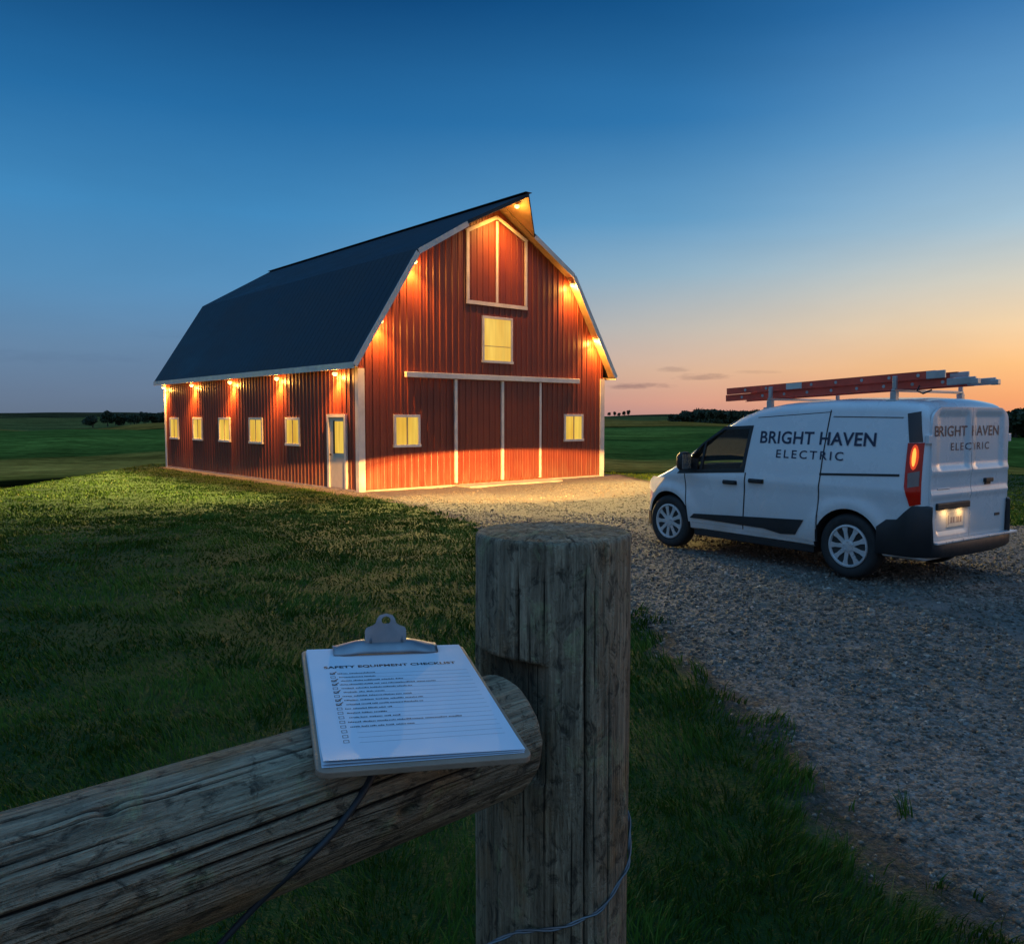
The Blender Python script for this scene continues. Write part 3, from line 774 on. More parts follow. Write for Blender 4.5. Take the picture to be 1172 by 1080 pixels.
M['lens_orange'] = emitter('glowing orange tail lens', (1.0, .09, .015), .75, .4, (.3, .03, .01))
M['lens_clear'] = simple('clear lens', (.16, .14, .14), .1, coat=.5)
M['headlight'] = emitter('lit headlamp lens', (1.0, .66, .30), .75, .7, (.5, .5, .5))
M['plate'] = simple('licence plate', (.62, .58, .50), .4)
M['seat'] = simple('dark seat cloth', (.02, .02, .022), .8)
def mat_glass():
    m = bpy.data.materials.new('tinted glass'); m.use_nodes = True; nt = NT(m.node_tree)
    m.node_tree.nodes.remove(m.node_tree.nodes['Principled BSDF']); out = m.node_tree.nodes['Material Output']
    tr = nt.new('ShaderNodeBsdfTransparent'); nt.val(tr.inputs[0], (.93, 1.0, .97)); gl = nt.new('ShaderNodeBsdfGlossy'); gl.inputs['Roughness'].default_value = .03
    fz = nt.new('ShaderNodeFresnel'); fz.inputs[0].default_value = 1.18; mx = nt.new('ShaderNodeMixShader')
    nt.l.new(fz.outputs[0], mx.inputs[0]); nt.l.new(tr.outputs[0], mx.inputs[1]); nt.l.new(gl.outputs[0], mx.inputs[2]); nt.l.new(mx.outputs[0], out.inputs[0])
    return m
M['glass'] = mat_glass()
M['darkglass'] = simple('black glass', (.008, .009, .011), .06, coat=.4)
def van_body(parent):
    xs = sorted(set([p[0] for p in PZ] + [p[0] for p in PW] + list(np.linspace(-.6, 2.9, 71).round(4))))
    NL, NA, NRf = 26, 7, 6
    rings = []
    for x in xs:
        zt = v_ztop(x); zb = .27 - .03 * sm(2.5, 3.0, x); hood = float(sm(2.2, 2.5, x)); rear = float(sm(-.66, -.735, x))
        rc = .15 * (1 - hood) + .07 * hood; crown = .035 * (1 - hood) + .05 * hood
        zs = zt - crown - rc * .8
        half = [(0, zb), (v_plan(x) * .55, zb), (v_y(x, zb) - .03, zb)]
        for k in range(NL):
            z = zb + .02 + (zs - zb - .02) * k / (NL - 1); half.append((v_y(x, z), z))
        ys = v_y(x, zs)
        for k in range(1, NA):
            a = math.pi / 2 * k / (NA - 1); half.append((ys - rc + rc * math.cos(a), zs + rc * .8 * math.sin(a)))
        ye = ys - rc
        for k in range(1, NRf + 1):
            y = ye * (1 - k / NRf); half.append((y, zt - crown * (y / max(ye, .01)) ** 2))
        ring = [(x, y, z) for y, z in half] + [(x, -y, z) for y, z in half[-2:0:-1]]
        rings.append(ring)
    n = len(rings[0]); vs = [v for r in rings for v in r]; fs = []
    for i in range(len(rings) - 1):
        for k in range(n): fs.append((i * n + k, i * n + (k + 1) % n, (i + 1) * n + (k + 1) % n, (i + 1) * n + k))
    fs += [tuple(range(n)), tuple(range((len(rings) - 1) * n, len(rings) * n))[::-1]]
    mb = MB(); mb.add(vs, fs); o = mb.build('body', [M['paint'], M['cavity']], parent)
    # cut wheel wells and the cab side windows right through
    cut = MB()
    for cx in (0, WB):
        for sg in (1, -1): cut.lathe([(.375, sg * .58), (.375, sg * 1.1)], (cx, 0, .325), 'y', 40)
    cut.prism(WIN, 'y', -1.1, 1.1)
    cab = MB(); cab.prism([(1.28, .92), (2.46, .92), (2.34, 1.03), (2.05, 1.23), (1.70, 1.46), (1.42, 1.60), (1.28, 1.66)], 'y', -.72, .72)
    scr = MB(); scr.prism([(2.40, .98), (2.50, 1.10), (1.50, 1.80), (1.44, 1.58)], 'y', -.67, .67)
    bpy.context.view_layer.update()
    for cm_ in (cut, cab, scr):
        c = cm_.build('cutter', [M['paint'], M['cavity']], parent)
        c.data.polygons.foreach_set('material_index', np.ones(len(c.data.polygons), np.int32))
        bpy.context.view_layer.update()
        md = o.modifiers.new('cut', 'BOOLEAN'); md.operation = 'DIFFERENCE'; md.object = c; md.solver = 'EXACT'
        dg = bpy.context.evaluated_depsgraph_get()
        me = bpy.data.meshes.new_from_object(o.evaluated_get(dg), depsgraph=dg)
        o.modifiers.clear(); o.data = me
        bpy.data.objects.remove(c)
    bm = bmesh.new(); bm.from_mesh(me)
    for e in bm.edges:
        if len(e.link_faces) == 2 and e.calc_face_angle(0) > R(32): e.smooth = False
    for f in bm.faces: f.smooth = True
    bm.to_mesh(me); bm.free()
    return o
WIN = [(2.27, .945), (1.30, 1.005), (1.235, 1.50), (1.62, 1.485), (1.93, 1.29)]
def conform(poly, name, mat, parent, off=.004, th=.008, sg=1, cell=.05, smooth=True, bev=True):
    """panel with outline poly (x,z) laid on the van side at sg*y"""
    bm = bmesh.new(); f = bm.faces.new([bm.verts.new((x, 0, z)) for x, z in poly])
    xs = [p[0] for p in poly]; zs = [p[1] for p in poly]
    x = min(xs) + cell
    while x < max(xs): bmesh.ops.bisect_plane(bm, geom=bm.verts[:] + bm.edges[:] + bm.faces[:], plane_co=(x, 0, 0), plane_no=(1, 0, 0)); x += cell
    z = min(zs) + cell
    while z < max(zs): bmesh.ops.bisect_plane(bm, geom=bm.verts[:] + bm.edges[:] + bm.faces[:], plane_co=(0, 0, z), plane_no=(0, 0, 1)); z += cell
    bmesh.ops.remove_doubles(bm, verts=bm.verts, dist=1e-5)
    be = [e for e in bm.edges if len(e.link_faces) == 1]
    base = {v: v_y(v.co.x, v.co.z) for v in bm.verts}
    for v in bm.verts: v.co.y = sg * (base[v] + off)
    r = bmesh.ops.extrude_edge_only(bm, edges=be)
    for v in [g for g in r['geom'] if isinstance(g, bmesh.types.BMVert)]: v.co.y -= sg * th
    bmesh.ops.recalc_face_normals(bm, faces=bm.faces)
    for e in bm.edges:
        if len(e.link_faces) == 2 and e.calc_face_angle(0) > R(40): e.smooth = False
    me = bpy.data.meshes.new(name); bm.to_mesh(me); bm.free()
    # outward facing
    return link(name, me, mat, parent, smooth)
def text_mesh(s, size, bold=0.0, space=1.0):
    cu = bpy.data.curves.new('t', 'FONT'); cu.body = s; cu.size = size; cu.offset = bold; cu.space_character = space; cu.resolution_u = 3; cu.fill_mode = 'FRONT'
    o = bpy.data.objects.new('t', cu); col.objects.link(o)
    dg = bpy.context.evaluated_depsgraph_get(); me = bpy.data.meshes.new_from_object(o.evaluated_get(dg), depsgraph=dg)
    bpy.data.objects.remove(o); bpy.data.curves.remove(cu)
    co = np.empty(len(me.vertices) * 3, np.float32); me.vertices.foreach_get('co', co); co = co.reshape(-1, 3)
    fs = [tuple(p.vertices) for p in me.polygons]
    bpy.data.meshes.remove(me)
    co[:, 0] -= co[:, 0].min(); co[:, 1] -= co[:, 1].min()
    return co, fs
def lettering(s, mapf, w, h, name, mat, parent, bold=.0, space=1.0):
    """text scaled to w x h metres, each vertex placed by mapf(u, v)"""
    co, fs = text_mesh(s, 1.0, bold, space)
    co = co / np.array([co[:, 0].max() / w, co[:, 1].max() / h, 1])
    # cut long letter faces so they follow the surface
    me = bpy.data.meshes.new(name); me.from_pydata([mapf(float(u), float(v)) for u, v, _ in co], [], fs); me.update()
    return link(name, me, mat, parent)

def door_lettering(s_, mapf, w, h, bold, space, left, right):
    o = lettering(s_, mapf, w, h, 'lettering', M['navy'], left, bold, space); me = o.data
    V = [tuple(v.co) for v in me.vertices]; F = [tuple(f.vertices) for f in me.polygons]; bpy.data.objects.remove(o)
    for par, keep in ((left, lambda y: y >= 0), (right, lambda y: y < 0)):
        fs = [f for f in F if keep(sum(V[i][1] for i in f) / len(f))]; used = sorted({i for f in fs for i in f}); ix = {k: n for n, k in enumerate(used)}
        m2 = bpy.data.meshes.new('lettering'); m2.from_pydata([V[i] for i in used], [], [tuple(ix[i] for i in f) for f in fs]); link('lettering', m2, M['navy'], par)
def build_wheel(parent, cx, sg):
    t = empty('wheel'); t.parent = parent; t.location = (cx, 0, 0)
    c = (0, 0, .325)
    tyre = [(.215, .70), (.27, .68), (.305, .69), (.322, .715), (.325, .75), (.325, .80), (.321, .835), (.306, .858), (.275, .868), (.232, .862), (.212, .85)]
    MB().lathe([(r, sg * y) for r, y in tyre], c, 'y', 40).build('tyre', M['rubber'], t, True)
    MB().lathe([(.0, sg * .815), (.218, sg * .815), (.218, sg * .69)], c, 'y', 32).build('brake_disc', M['cavity'], t)
    mb = MB()
    mb.lathe([(.216, sg * .846), (.212, sg * .866), (.196, sg * .868), (.186, sg * .852), (.188, sg * .82), (.216, sg * .82)], c, 'y', 40)
    mb.lathe([(.0, sg * .866), (.03, sg * .866), (.06, sg * .862), (.068, sg * .85), (.068, sg * .82), (0, sg * .82)], c, 'y', 24)
    for k in range(9):
        a = 2 * math.pi * (k + .3) / 9
        p = Vector((math.sin(a) * .055, sg * .846, .325 + math.cos(a) * .055)); q = Vector((math.sin(a) * .20, sg * .846, .325 + math.cos(a) * .20))
        d = (q - p).normalized(); sd = d.cross(Vector((0, 1, 0)))
        vs = []
        for c_, w in ((p, .022), (p * .4 + q * .6, .020), (q, .034)):
            for y in (.0125, -.02): vs += [c_ + sd * w + Vector((0, sg * y, 0)), c_ - sd * w + Vector((0, sg * y, 0))]
        mb.add(vs, [(0, 1, 5, 4), (4, 5, 9, 8), (2, 6, 7, 3), (6, 10, 11, 7), (0, 4, 6, 2), (4, 8, 10, 6), (1, 3, 7, 5), (5, 7, 11, 9), (0, 2, 3, 1), (8, 9, 11, 10)])
    for k in range(5):
        a = 2 * math.pi * k / 5
        mb.lathe([(.009, sg * .85), (.009, sg * .872), (0, sg * .873)], (math.sin(a) * .046, 0, .325 + math.cos(a) * .046), 'y', 8)
    mb.build('wheel_cover', M['steel'], t, True)
def build_van():
    root = empty('van', VAN, VYAW)
    tag(root, 'white cargo van with navy lettering and ladder rack on the gravel', 'van')
    van_body(root)
    for cx in (0, WB):
        for sg in (1, -1): build_wheel(root, cx, sg)
    # side doors and their shut lines
    for sg in (1, -1):
        fd = conform([(2.10, .36), (1.30, .36), (1.275, .985), (2.16, .93)], 'door', M['paint'], root, .004, .008, sg)
        sd = conform([(1.285, .34), (.36, .33), (.335, .90), (.285, 1.66), (1.17, 1.60), (1.245, .99)], 'sliding_door', M['paint'], root, .004, .008, sg)
        # black window surround, glass and cab interior
        o = WIN; cx = sum(p[0] for p in o) / 5; cz = sum(p[1] for p in o) / 5
        mb = MB(); n = len(o)
        inn = [(cx + (x - cx) * .93, cz + (z - cz) * .90) for x, z in o]; out = [(cx + (x - cx) * 1.035, cz + (z - cz) * 1.06) for x, z in o]
        vs = []
        def dense(pl): return [(pl[i][0] + (pl[(i + 1) % n][0] - pl[i][0]) * k / 6, pl[i][1] + (pl[(i + 1) % n][1] - pl[i][1]) * k / 6) for i in range(n) for k in range(6)]
        a, b = dense(out), dense(inn); N = len(a)
        vs = [(x, sg * (v_y(x, z) + .007), z) for x, z in a] + [(x, sg * (v_y(x, z) + .007), z) for x, z in b] + [(x, sg * (v_y(x, z) - .02), z) for x, z in b] + [(x, sg * (v_y(x, z) - .002), z) for x, z in a]
        fs = []
        for i in range(N):
            j = (i + 1) % N; fs += [(i, j, N + j, N + i), (N + i, N + j, 2 * N + j, 2 * N + i), (3 * N + i, 3 * N + j, j, i)]
        mb.add(vs, fs); ws = mb.build('window_surround', M['blackplastic'], fd, True)
        conform([(x, z) for x, z in inn], 'window_glass', M['glass'], fd, -.006, .004, sg, .3, False)
        conform([(1.905, .96), (1.945, .96), (1.885, 1.30), (1.86, 1.32)], 'window_divider', M['blackplastic'], fd, .008, .02, sg)
        conform([(2.27, .945), (1.98, .96), (1.97, 1.12), (2.08, 1.12)], 'mirror_base', M['blackplastic'], fd, .009, .02, sg)
        for hx, hz, par in ((1.475, .868, fd), (1.11, .905, sd)):
            mb = MB(); y = sg * (v_y(hx, hz) + .004)
            mb.box((hx - .10, y - sg * .01, hz - .024), (hx + .10, y + sg * .008, hz + .024)); mb.box((hx - .085, y + sg * .0082, hz - .014), (hx + .085, y + sg * .034, hz + .014))
            mb.build('door_handle', M['blackplastic'], par, bevel=.006)
        conform([(.33, 1.015), (-.52, 1.05), (-.52, 1.072), (.33, 1.037)], 'door_rail', M['blackplastic'], root, .005, .012, sg)
        conform([(2.055, .41), (2.0, .462), (.50, .538), (.60, .375), (.78, .36), (1.0, .395)], 'side_moulding', M['blackplastic'], root, .016, .02, sg)
        conform([(2.06, .262), (.39, .262), (.36, .335), (2.05, .335)], 'sill', M['blackplastic'], root, -.0005, .01, sg) if False else None
        mb = MB(); mb.box((.40, sg * .60, .20), (2.05, sg * .835, .275)); mb.build('sill', M['blackplastic'], root, bevel=.01)
        # shut lines
        for pl in ([(1.296, .35), (1.285, .35), (1.262, .99), (1.273, .99)], [(2.112, .36), (2.103, .36), (2.165, .93), (2.174, .93)],
                   [(.347, .33), (.338, .33), (.322, .90), (.272, 1.68), (.281, 1.68), (.331, .90)], [(-.50, 1.10), (-.50, 1.107), (.28, 1.107), (.28, 1.10)] if False else [(.27, 1.655), (.27, 1.662), (1.17, 1.606), (1.17, 1.599)],
                   [(-.50, 1.60), (-.50, 1.606), (.24, 1.616), (.24, 1.610)]):
            conform(pl, 'door_gap', M['cavity'], root, .0055, .008, sg)
        # rear quarter: glossy black strip, tail lamp
        conform([(-.535, 1.64), (-.655, 1.66), (-.70, 1.375), (-.585, 1.37)], 'pillar_trim', M['darkglass'], root, .006, .01, sg)
        tl = conform([(-.575, 1.365), (-.712, 1.37), (-.716, .80), (-.63, .78), (-.575, .96)], 'tail_light', M['lens_red'], root, .010, .02, sg)
        ring_ = lambda rx, rz: [(-.648 + rx * math.cos(k * .5236), 1.235 + rz * math.sin(k * .5236)) for k in range(12)]
        conform(ring_(.036, .118), 'lens', M['lens_orange'] if sg == 1 else M['lens_red'], tl, .017, .010, sg)
        conform(ring_(.017, .088), 'bulb_glow', M['lens_amber'] if sg == 1 else M['lens_red'], tl, .020, .006, sg)
        conform([(-.604, 1.085), (-.702, 1.11), (-.703, .97), (-.612, .95)], 'lens', M['lens_clear'], tl, .017, .01, sg)
        hl = conform([(2.52, .86), (2.72, .66), (2.93, .70), (2.90, .78), (2.76, .86)], 'headlight', M['headlight'], root, .010, .02, sg)
    # lettering on the side
    for sg in (1,):
        f1 = lambda u, v: (1.105 - u, v_y(1.105 - u, 1.322 + v) + .0075, 1.322 + v)
        lettering('BRIGHT HAVEN', f1, 1.36, .135, 'lettering', M['navy'], root, .018, 1.04)
        f2 = lambda u, v: (.875 - u, v_y(.875 - u, 1.172 + v) + .0075, 1.172 + v)
        lettering('ELECTRIC', f2, .80, .088, 'lettering', M['navy'], root, .010, 1.35)
    # rear doors
    XR = -.752
    def relief(y, z):
        ay = abs(y)
        up = float(sm(1.10, 1.15, z) * (1 - sm(1.62, 1.66, z)) * sm(.05, .09, ay) * (1 - sm(.58, .64, ay)))
        r = .016 * up - .014 * math.exp(-((z - 1.095) / .035) ** 2) - .016 * math.exp(-((z - .875) / .03) ** 2)
        if y > 0: r += .022 * float(sm(.50, .53, z) * (1 - sm(.72, .75, z)) * sm(.03, .06, y) * (1 - sm(.58, .62, y)))
        return r
    for sg in (1, -1):
        zs = np.linspace(.445, 1.70, 52); NY = 26; vs = []; fs = []
        for z in zs:
            ym = min(.74, v_y(-.69, z) - .035) - .12 * max(0, (z - 1.60) / .10) ** 2.2
            for k in range(NY): y = sg * (.004 + (ym - .004) * k / (NY - 1)); vs.append((XR + relief(y, z), y, z))
        for i in range(len(zs) - 1):
            for k in range(NY - 1): fs.append((i * NY + k, i * NY + k + 1, (i + 1) * NY + k + 1, (i + 1) * NY + k))
        bm = bmesh.new(); bv = [bm.verts.new(v) for v in vs]
        for f in fs: bm.faces.new([bv[i] for i in f])
        r = bmesh.ops.extrude_edge_only(bm, edges=[e for e in bm.edges if len(e.link_faces) == 1])
        for g in r['geom']:
            if isinstance(g, bmesh.types.BMVert): g.co.x = -.728
        bmesh.ops.recalc_face_normals(bm, faces=bm.faces)
        for e in bm.edges:
            if len(e.link_faces) == 2 and e.calc_face_angle(0) > R(50): e.smooth = False
        me = bpy.data.meshes.new('rear_door'); bm.to_mesh(me); bm.free()
        rd = link('rear_door', me, M['paint'], root, True)
        if sg == 1: rdl = rd
        else: rdr = rd
        for hz in (.70, 1.40):
            MB().box((XR - .002, sg * .735, hz - .04), (-.72, sg * .80, hz + .04)).build('hinge', M['paint'], rd, bevel=.006)
    MB().box((-.738, -.0035, .45), (-.7285, .0035, 1.70)).build('door_gap', M['cavity'], root)
    # number plate with its lamp bar
    mb = MB(); mb.box((XR - .022, .03, .735), (XR + .012, .64, .80)); mb.build('plate_lamp_bar', M['blackplastic'], rdl, bevel=.012)
    pt = MB().box((XR + .008, .10, .555), (XR + .018, .41, .705)).build('licence_plate', M['plate'], root, bevel=.004)
    mb = MB(); mb.box((XR + .0070, .14, .5955), (XR + .0078, .392, .5985))
    for y, w, h in ((.385, .012, .09), (.33, .03, .055), (.285, .03, .055), (.235, .012, .055), (.20, .03, .055), (.155, .03, .055)): mb.box((XR + .0065, y - w / 2, .625 - h / 2), (XR + .0079, y + w / 2, .625 + h / 2))
    mb.build('plate_lettering', simple('faded plate marks', (.30, .24, .22), .5), pt)
    for y in (.45, .18):
        MB().box((XR - .004, y - .03, .7315), (XR + .004, y + .03, .7345)).build('plate_lamp', M['bulb_small'], rdl)
        ld = bpy.data.lights.new('plate_light', 'SPOT'); ld.energy = .9; ld.color = (1, .58, .20); ld.spot_size = R(160); ld.shadow_soft_size = .05
        lo = bpy.data.objects.new('plate_light', ld); col.objects.link(lo); lo.parent = rdl; lo.location = (XR - .045, y, .715)
        lo.rotation_euler = Vector((.5, 0, -1)).to_track_quat('-Z', 'Y').to_euler()
    mb = MB(); mb.box((XR - .03, -.40, .965), (XR + .01, -.25, 1.005)); mb.box((XR - .012, -.38, .94), (XR + .01, -.27, .9645)); mb.build('door_handle', M['blackplastic'], rdr, bevel=.006)
    MB().box((XR - .008, -.60, .615), (XR + .006, -.50, .64)).build('badge', M['blackplastic'], rdr, bevel=.004)
    MB().box((XR - .006, .40, .925), (XR + .006, .62, .94)).build('badge', M['steel'], rdl, bevel=.004)
    f3 = lambda u, v: (XR + relief(.70 - u, 1.425 + v) - .003, .70 - u, 1.425 + v)
    door_lettering('BRIGHT HAVEN', f3, 1.26, .10, .012, 1.04, rdl, rdr)
    f4 = lambda u, v: (XR + relief(.37 - u, 1.29 + v) - .003, .37 - u, 1.29 + v)
    door_lettering('ELECTRIC', f4, .74, .072, .008, 1.3, rdl, rdr)
    # rear bumper wrapping both corners
    half = [(-.33, .30, .56), (-.42, .30, .635), (-.52, .30, .645), (-.60, .30, .73), (-.66, .30, .785), (-.70, .30, .785), (-.735, .30, .785)]
    path = [(x, v_y(x, .6) + .014, a, b) for x, a, b in half[:-1]] + [(-.765, .80, .30, .78), (-.785, .765, .30, .77), (-.80, .74, .30, .43), (-.815, .60, .29, .425), (-.825, .30, .28, .42), (-.828, 0, .28, .42)]
    path = path + [(x, -y, a, b) for x, y, a, b in path[-2::-1]]
    vs = []
    for i, (x, y, a, b) in enumerate(path):
        xi = x + .07 if abs(y) < .75 else x + .015; yi = y if abs(y) < .75 else y * (1 - .06)
        if abs(y) < .76: xi = -.735
        vs += [(x + .02, y * .985, a), (x, y, a + .03), (x, y, b - .012), (x + .006, y * .995, b), (xi, yi, b + .002), (xi, yi, a)]
    fs = [(6 * i + k, 6 * i + (k + 1) % 6, 6 * i + 6 + (k + 1) % 6, 6 * i + 6 + k) for i in range(len(path) - 1) for k in range(6)]
    fs += [tuple(range(6)), tuple(range(6 * (len(path) - 1), 6 * len(path)))]
    mb = MB(); mb.add(vs, fs); bp = mb.build('rear_bumper', M['blackplastic'], root, True)
    MB().box((-.832, -.84, .424), (-.755, .73, .446)).build('bumper_step', M['steel'], bp, bevel=.006)
    # front end: windscreen, front bumper band, grille
    NX, NY = 12, 14; vs = []
    for i in range(NX):
        x = 2.40 - (2.40 - 1.42) * i / (NX - 1); zt = v_ztop(x); ye = v_y(x, zt - .16) - .10
        for k in range(NY): y = -ye + 2 * ye * k / (NY - 1); vs.append((x + .004, y, zt + .006 - .035 * (y / max(.01, ye + .03)) ** 2))
    mb = MB(); mb.add(vs, [(i * NY + k, i * NY + k + 1, (i + 1) * NY + k + 1, (i + 1) * NY + k) for i in range(NX - 1) for k in range(NY - 1)])
    mb.build('windscreen', M['glass'], root, True)
    path = [(2.80, 0), (2.88, 0), (2.96, 0), (3.01, 0), (3.03, 0)]
    mb = MB(); vs = []; pts = [(x, v_y(x, .40) + .012) for x, _ in path] + [(3.052, .30), (3.052, -.30)] + [(x, -v_y(x, .40) - .012) for x, _ in path[::-1]]
    for x, y in pts: vs += [(x, y, .25), (x, y, .42), (x - .05, y * .95, .42), (x - .05, y * .95, .25)]
    mb.add(vs, [(4 * i + k, 4 * i + (k + 1) % 4, 4 * i + 4 + (k + 1) % 4, 4 * i + 4 + k) for i in range(len(pts) - 1) for k in range(4)] + [(0, 1, 2, 3), tuple(4 * (len(pts) - 1) + k for k in (3, 2, 1, 0))])
    mb.build('front_bumper', M['blackplastic'], root, True)
    MB().box((3.03, -.42, .46), (3.055, .42, .60)).build('grille', M['blackplastic'], root, bevel=.01)
    # mirrors
    for sg in (1, -1):
        mb = MB(); c = Vector((2.07, sg * 1.0, 1.085))
        vs = []; NU, NV = 16, 9
        for i in range(NV):
            ph = -math.pi / 2 + math.pi * i / (NV - 1)
            for k in range(NU):
                th = 2 * math.pi * k / NU
                cx, cy_ = math.cos(th), math.sin(th); e = .6
                yy = math.copysign(abs(cx) ** e, cx) * .095; zz = math.copysign(abs(cy_) ** e, cy_) * .115
                q = math.cos(ph) ** .5 if i not in (0, NV - 1) else 0
                vs.append(c + Vector((max(-.035, .075 * math.sin(ph)), yy * q, zz * q)))
        mb.add(vs, [(i * NU + k, i * NU + (k + 1) % NU, (i + 1) * NU + (k + 1) % NU, (i + 1) * NU + k) for i in range(NV - 1) for k in range(NU)])
        mr = mb.build('mirror', M['blackplastic'], root, True)
        MB().box((2.029, sg * .93, 1.0), (2.034, sg * 1.075, 1.17)).build('mirror_glass', M['chrome'], mr, bevel=.01)
        MB().tube([(2.08, sg * .86, 1.03), (2.08, sg * .93, 1.05)], .03, 8).build('mirror_arm', M['blackplastic'], mr)
    # seats and wheel inside the cab opening
    for sg in (1, -1):
        mb = MB(); mb.prism([(1.36, 1.0), (1.60, 1.0), (1.50, 1.20), (1.40, 1.20)], 'y', sg * .18, sg * .60)
        st = mb.build('seat', M['seat'], root, bevel=.03)
        MB().box((1.37, sg * .28, 1.215), (1.46, sg * .50, 1.36)).build('headrest', M['seat'], st, bevel=.03)
    MB().prism([(2.02, .93), (2.42, .93), (2.36, 1.0), (2.10, 1.04)], 'y', -.70, .70).build('dashboard', M['seat'], root, bevel=.02)
    # roof rack bars with upright stops
    for bx, bz in ((1.14, 1.818), (-.31, 1.878)):
        mb = MB(); zr = v_ztop(bx) - .03
        mb.box((bx - .02, -.66, bz - .026), (bx + .02, .66, bz))
        rk = mb.build('roof_rack_bar', M['alu'], root, bevel=.006)
        for sg in (1, -1):
            mb = MB(); mb.box((bx - .03, sg * .60, zr - .07), (bx + .03, sg * .66, bz - .027)); mb.box((bx - .05, sg * .58, zr - .09), (bx + .05, sg * .69, zr + .0))
            mb.box((bx - .02, sg * .615, bz + .001), (bx + .02, sg * .645, bz + .125))
            mb.build('rack_foot', M['alu'], rk, bevel=.005)
    # headlamp beams
    for sg in (1, -1):
        s = 4.2 if sg == 1 else 5.6
        tx, ty = barn_xy(s, 0); tw = Vector((tx, ty, BARN_C[2] + 1.05))
        mw = Matrix.Translation(VAN) @ Matrix.Rotation(VYAW, 4, 'Z'); tl_ = mw.inverted() @ tw
        lp = Vector((2.98, sg * .60, .74)); d = (tl_ - lp); half_ = R(3.4)
        hor = Vector((d.x, d.y, 0)).length; e0 = math.atan2(d.z, hor) - half_
        dr = Vector((d.x / hor * math.cos(e0), d.y / hor * math.cos(e0), math.sin(e0)))
        so = spot(root, lp, lp + dr, 30000, 46, .22, (1.0, .46, .11), .03, 'headlamp_beam'); so.scale = (1, .15, 1)
    return root
M['bulb_small'] = emitter('plate lamp', (1.0, .62, .24), 1.2)
build_van()
def build_ladder():
    mw = Matrix.Translation(VAN) @ Matrix.Rotation(VYAW, 4, 'Z')
    root = empty('ladder', mw @ Vector((-.31, .29, 1.881)), VYAW)
    root.matrix_world = mw @ Matrix.Translation((-.31, .29, 1.881)) @ Matrix.Rotation(.040, 4, 'Y') @ Matrix.Translation((.31, 0, 0))
    tag(root, 'red extension ladder lying on the van roof rack', 'ladder')
    def section(name, x0, x1, z0, wid, n, off):
        for sg in (1, -1):
            y = sg * wid / 2; mb = MB()
            mb.box((x0, y - .004, z0), (x1, y + .004, z0 + .074)); i = -sg
            mb.box((x0, y + min(i * .004, i * .03), z0), (x1, y + max(i * .004, i * .03), z0 + .006)); mb.box((x0, y + min(i * .004, i * .03), z0 + .068), (x1, y + max(i * .004, i * .03), z0 + .074))
            mb.build('rail', M['ladder_red'], root)
        for k in range(n):
            x = x0 + off + k * .295
            if x > x1 - .05: break
            MB().tube([(x, -wid / 2 - .007, z0 + .037), (x, wid / 2 + .007, z0 + .037)], .017, 10).build('rung', M['alu'], root, True)
    section('base', -.64, 1.86, .080, .44, 20, .16)
    section('fly', -.80, 1.90, .002, .38, 20, .10)
    for sg in (1, -1):
        mb = MB(); mb.box((-1.00, sg * .19 - .014, .004), (-.74, sg * .19 + .014, .070)); mb.box((-1.03, sg * .19 - .03, .0), (-.96, sg * .19 + .03, .05))
        mb.build('foot', M['alu'], root, bevel=.006)
        MB().box((-.74, sg * .22 - .012, .075), (-.56, sg * .22 + .012, .150)).build('guide_bracket', M['alu'], root, bevel=.005)
    MB().box((.82, .2245, .084), (1.02, .2275, .15)).build('warning_sticker', M['trim'], root)
    MB().tube([(-.50, .235, .02), (-.48, .245, -.03), (-.54, .25, -.06), (-.62, .24, -.03)], .008, 6).build('strap', M['blackplastic'], root, True)
build_ladder()

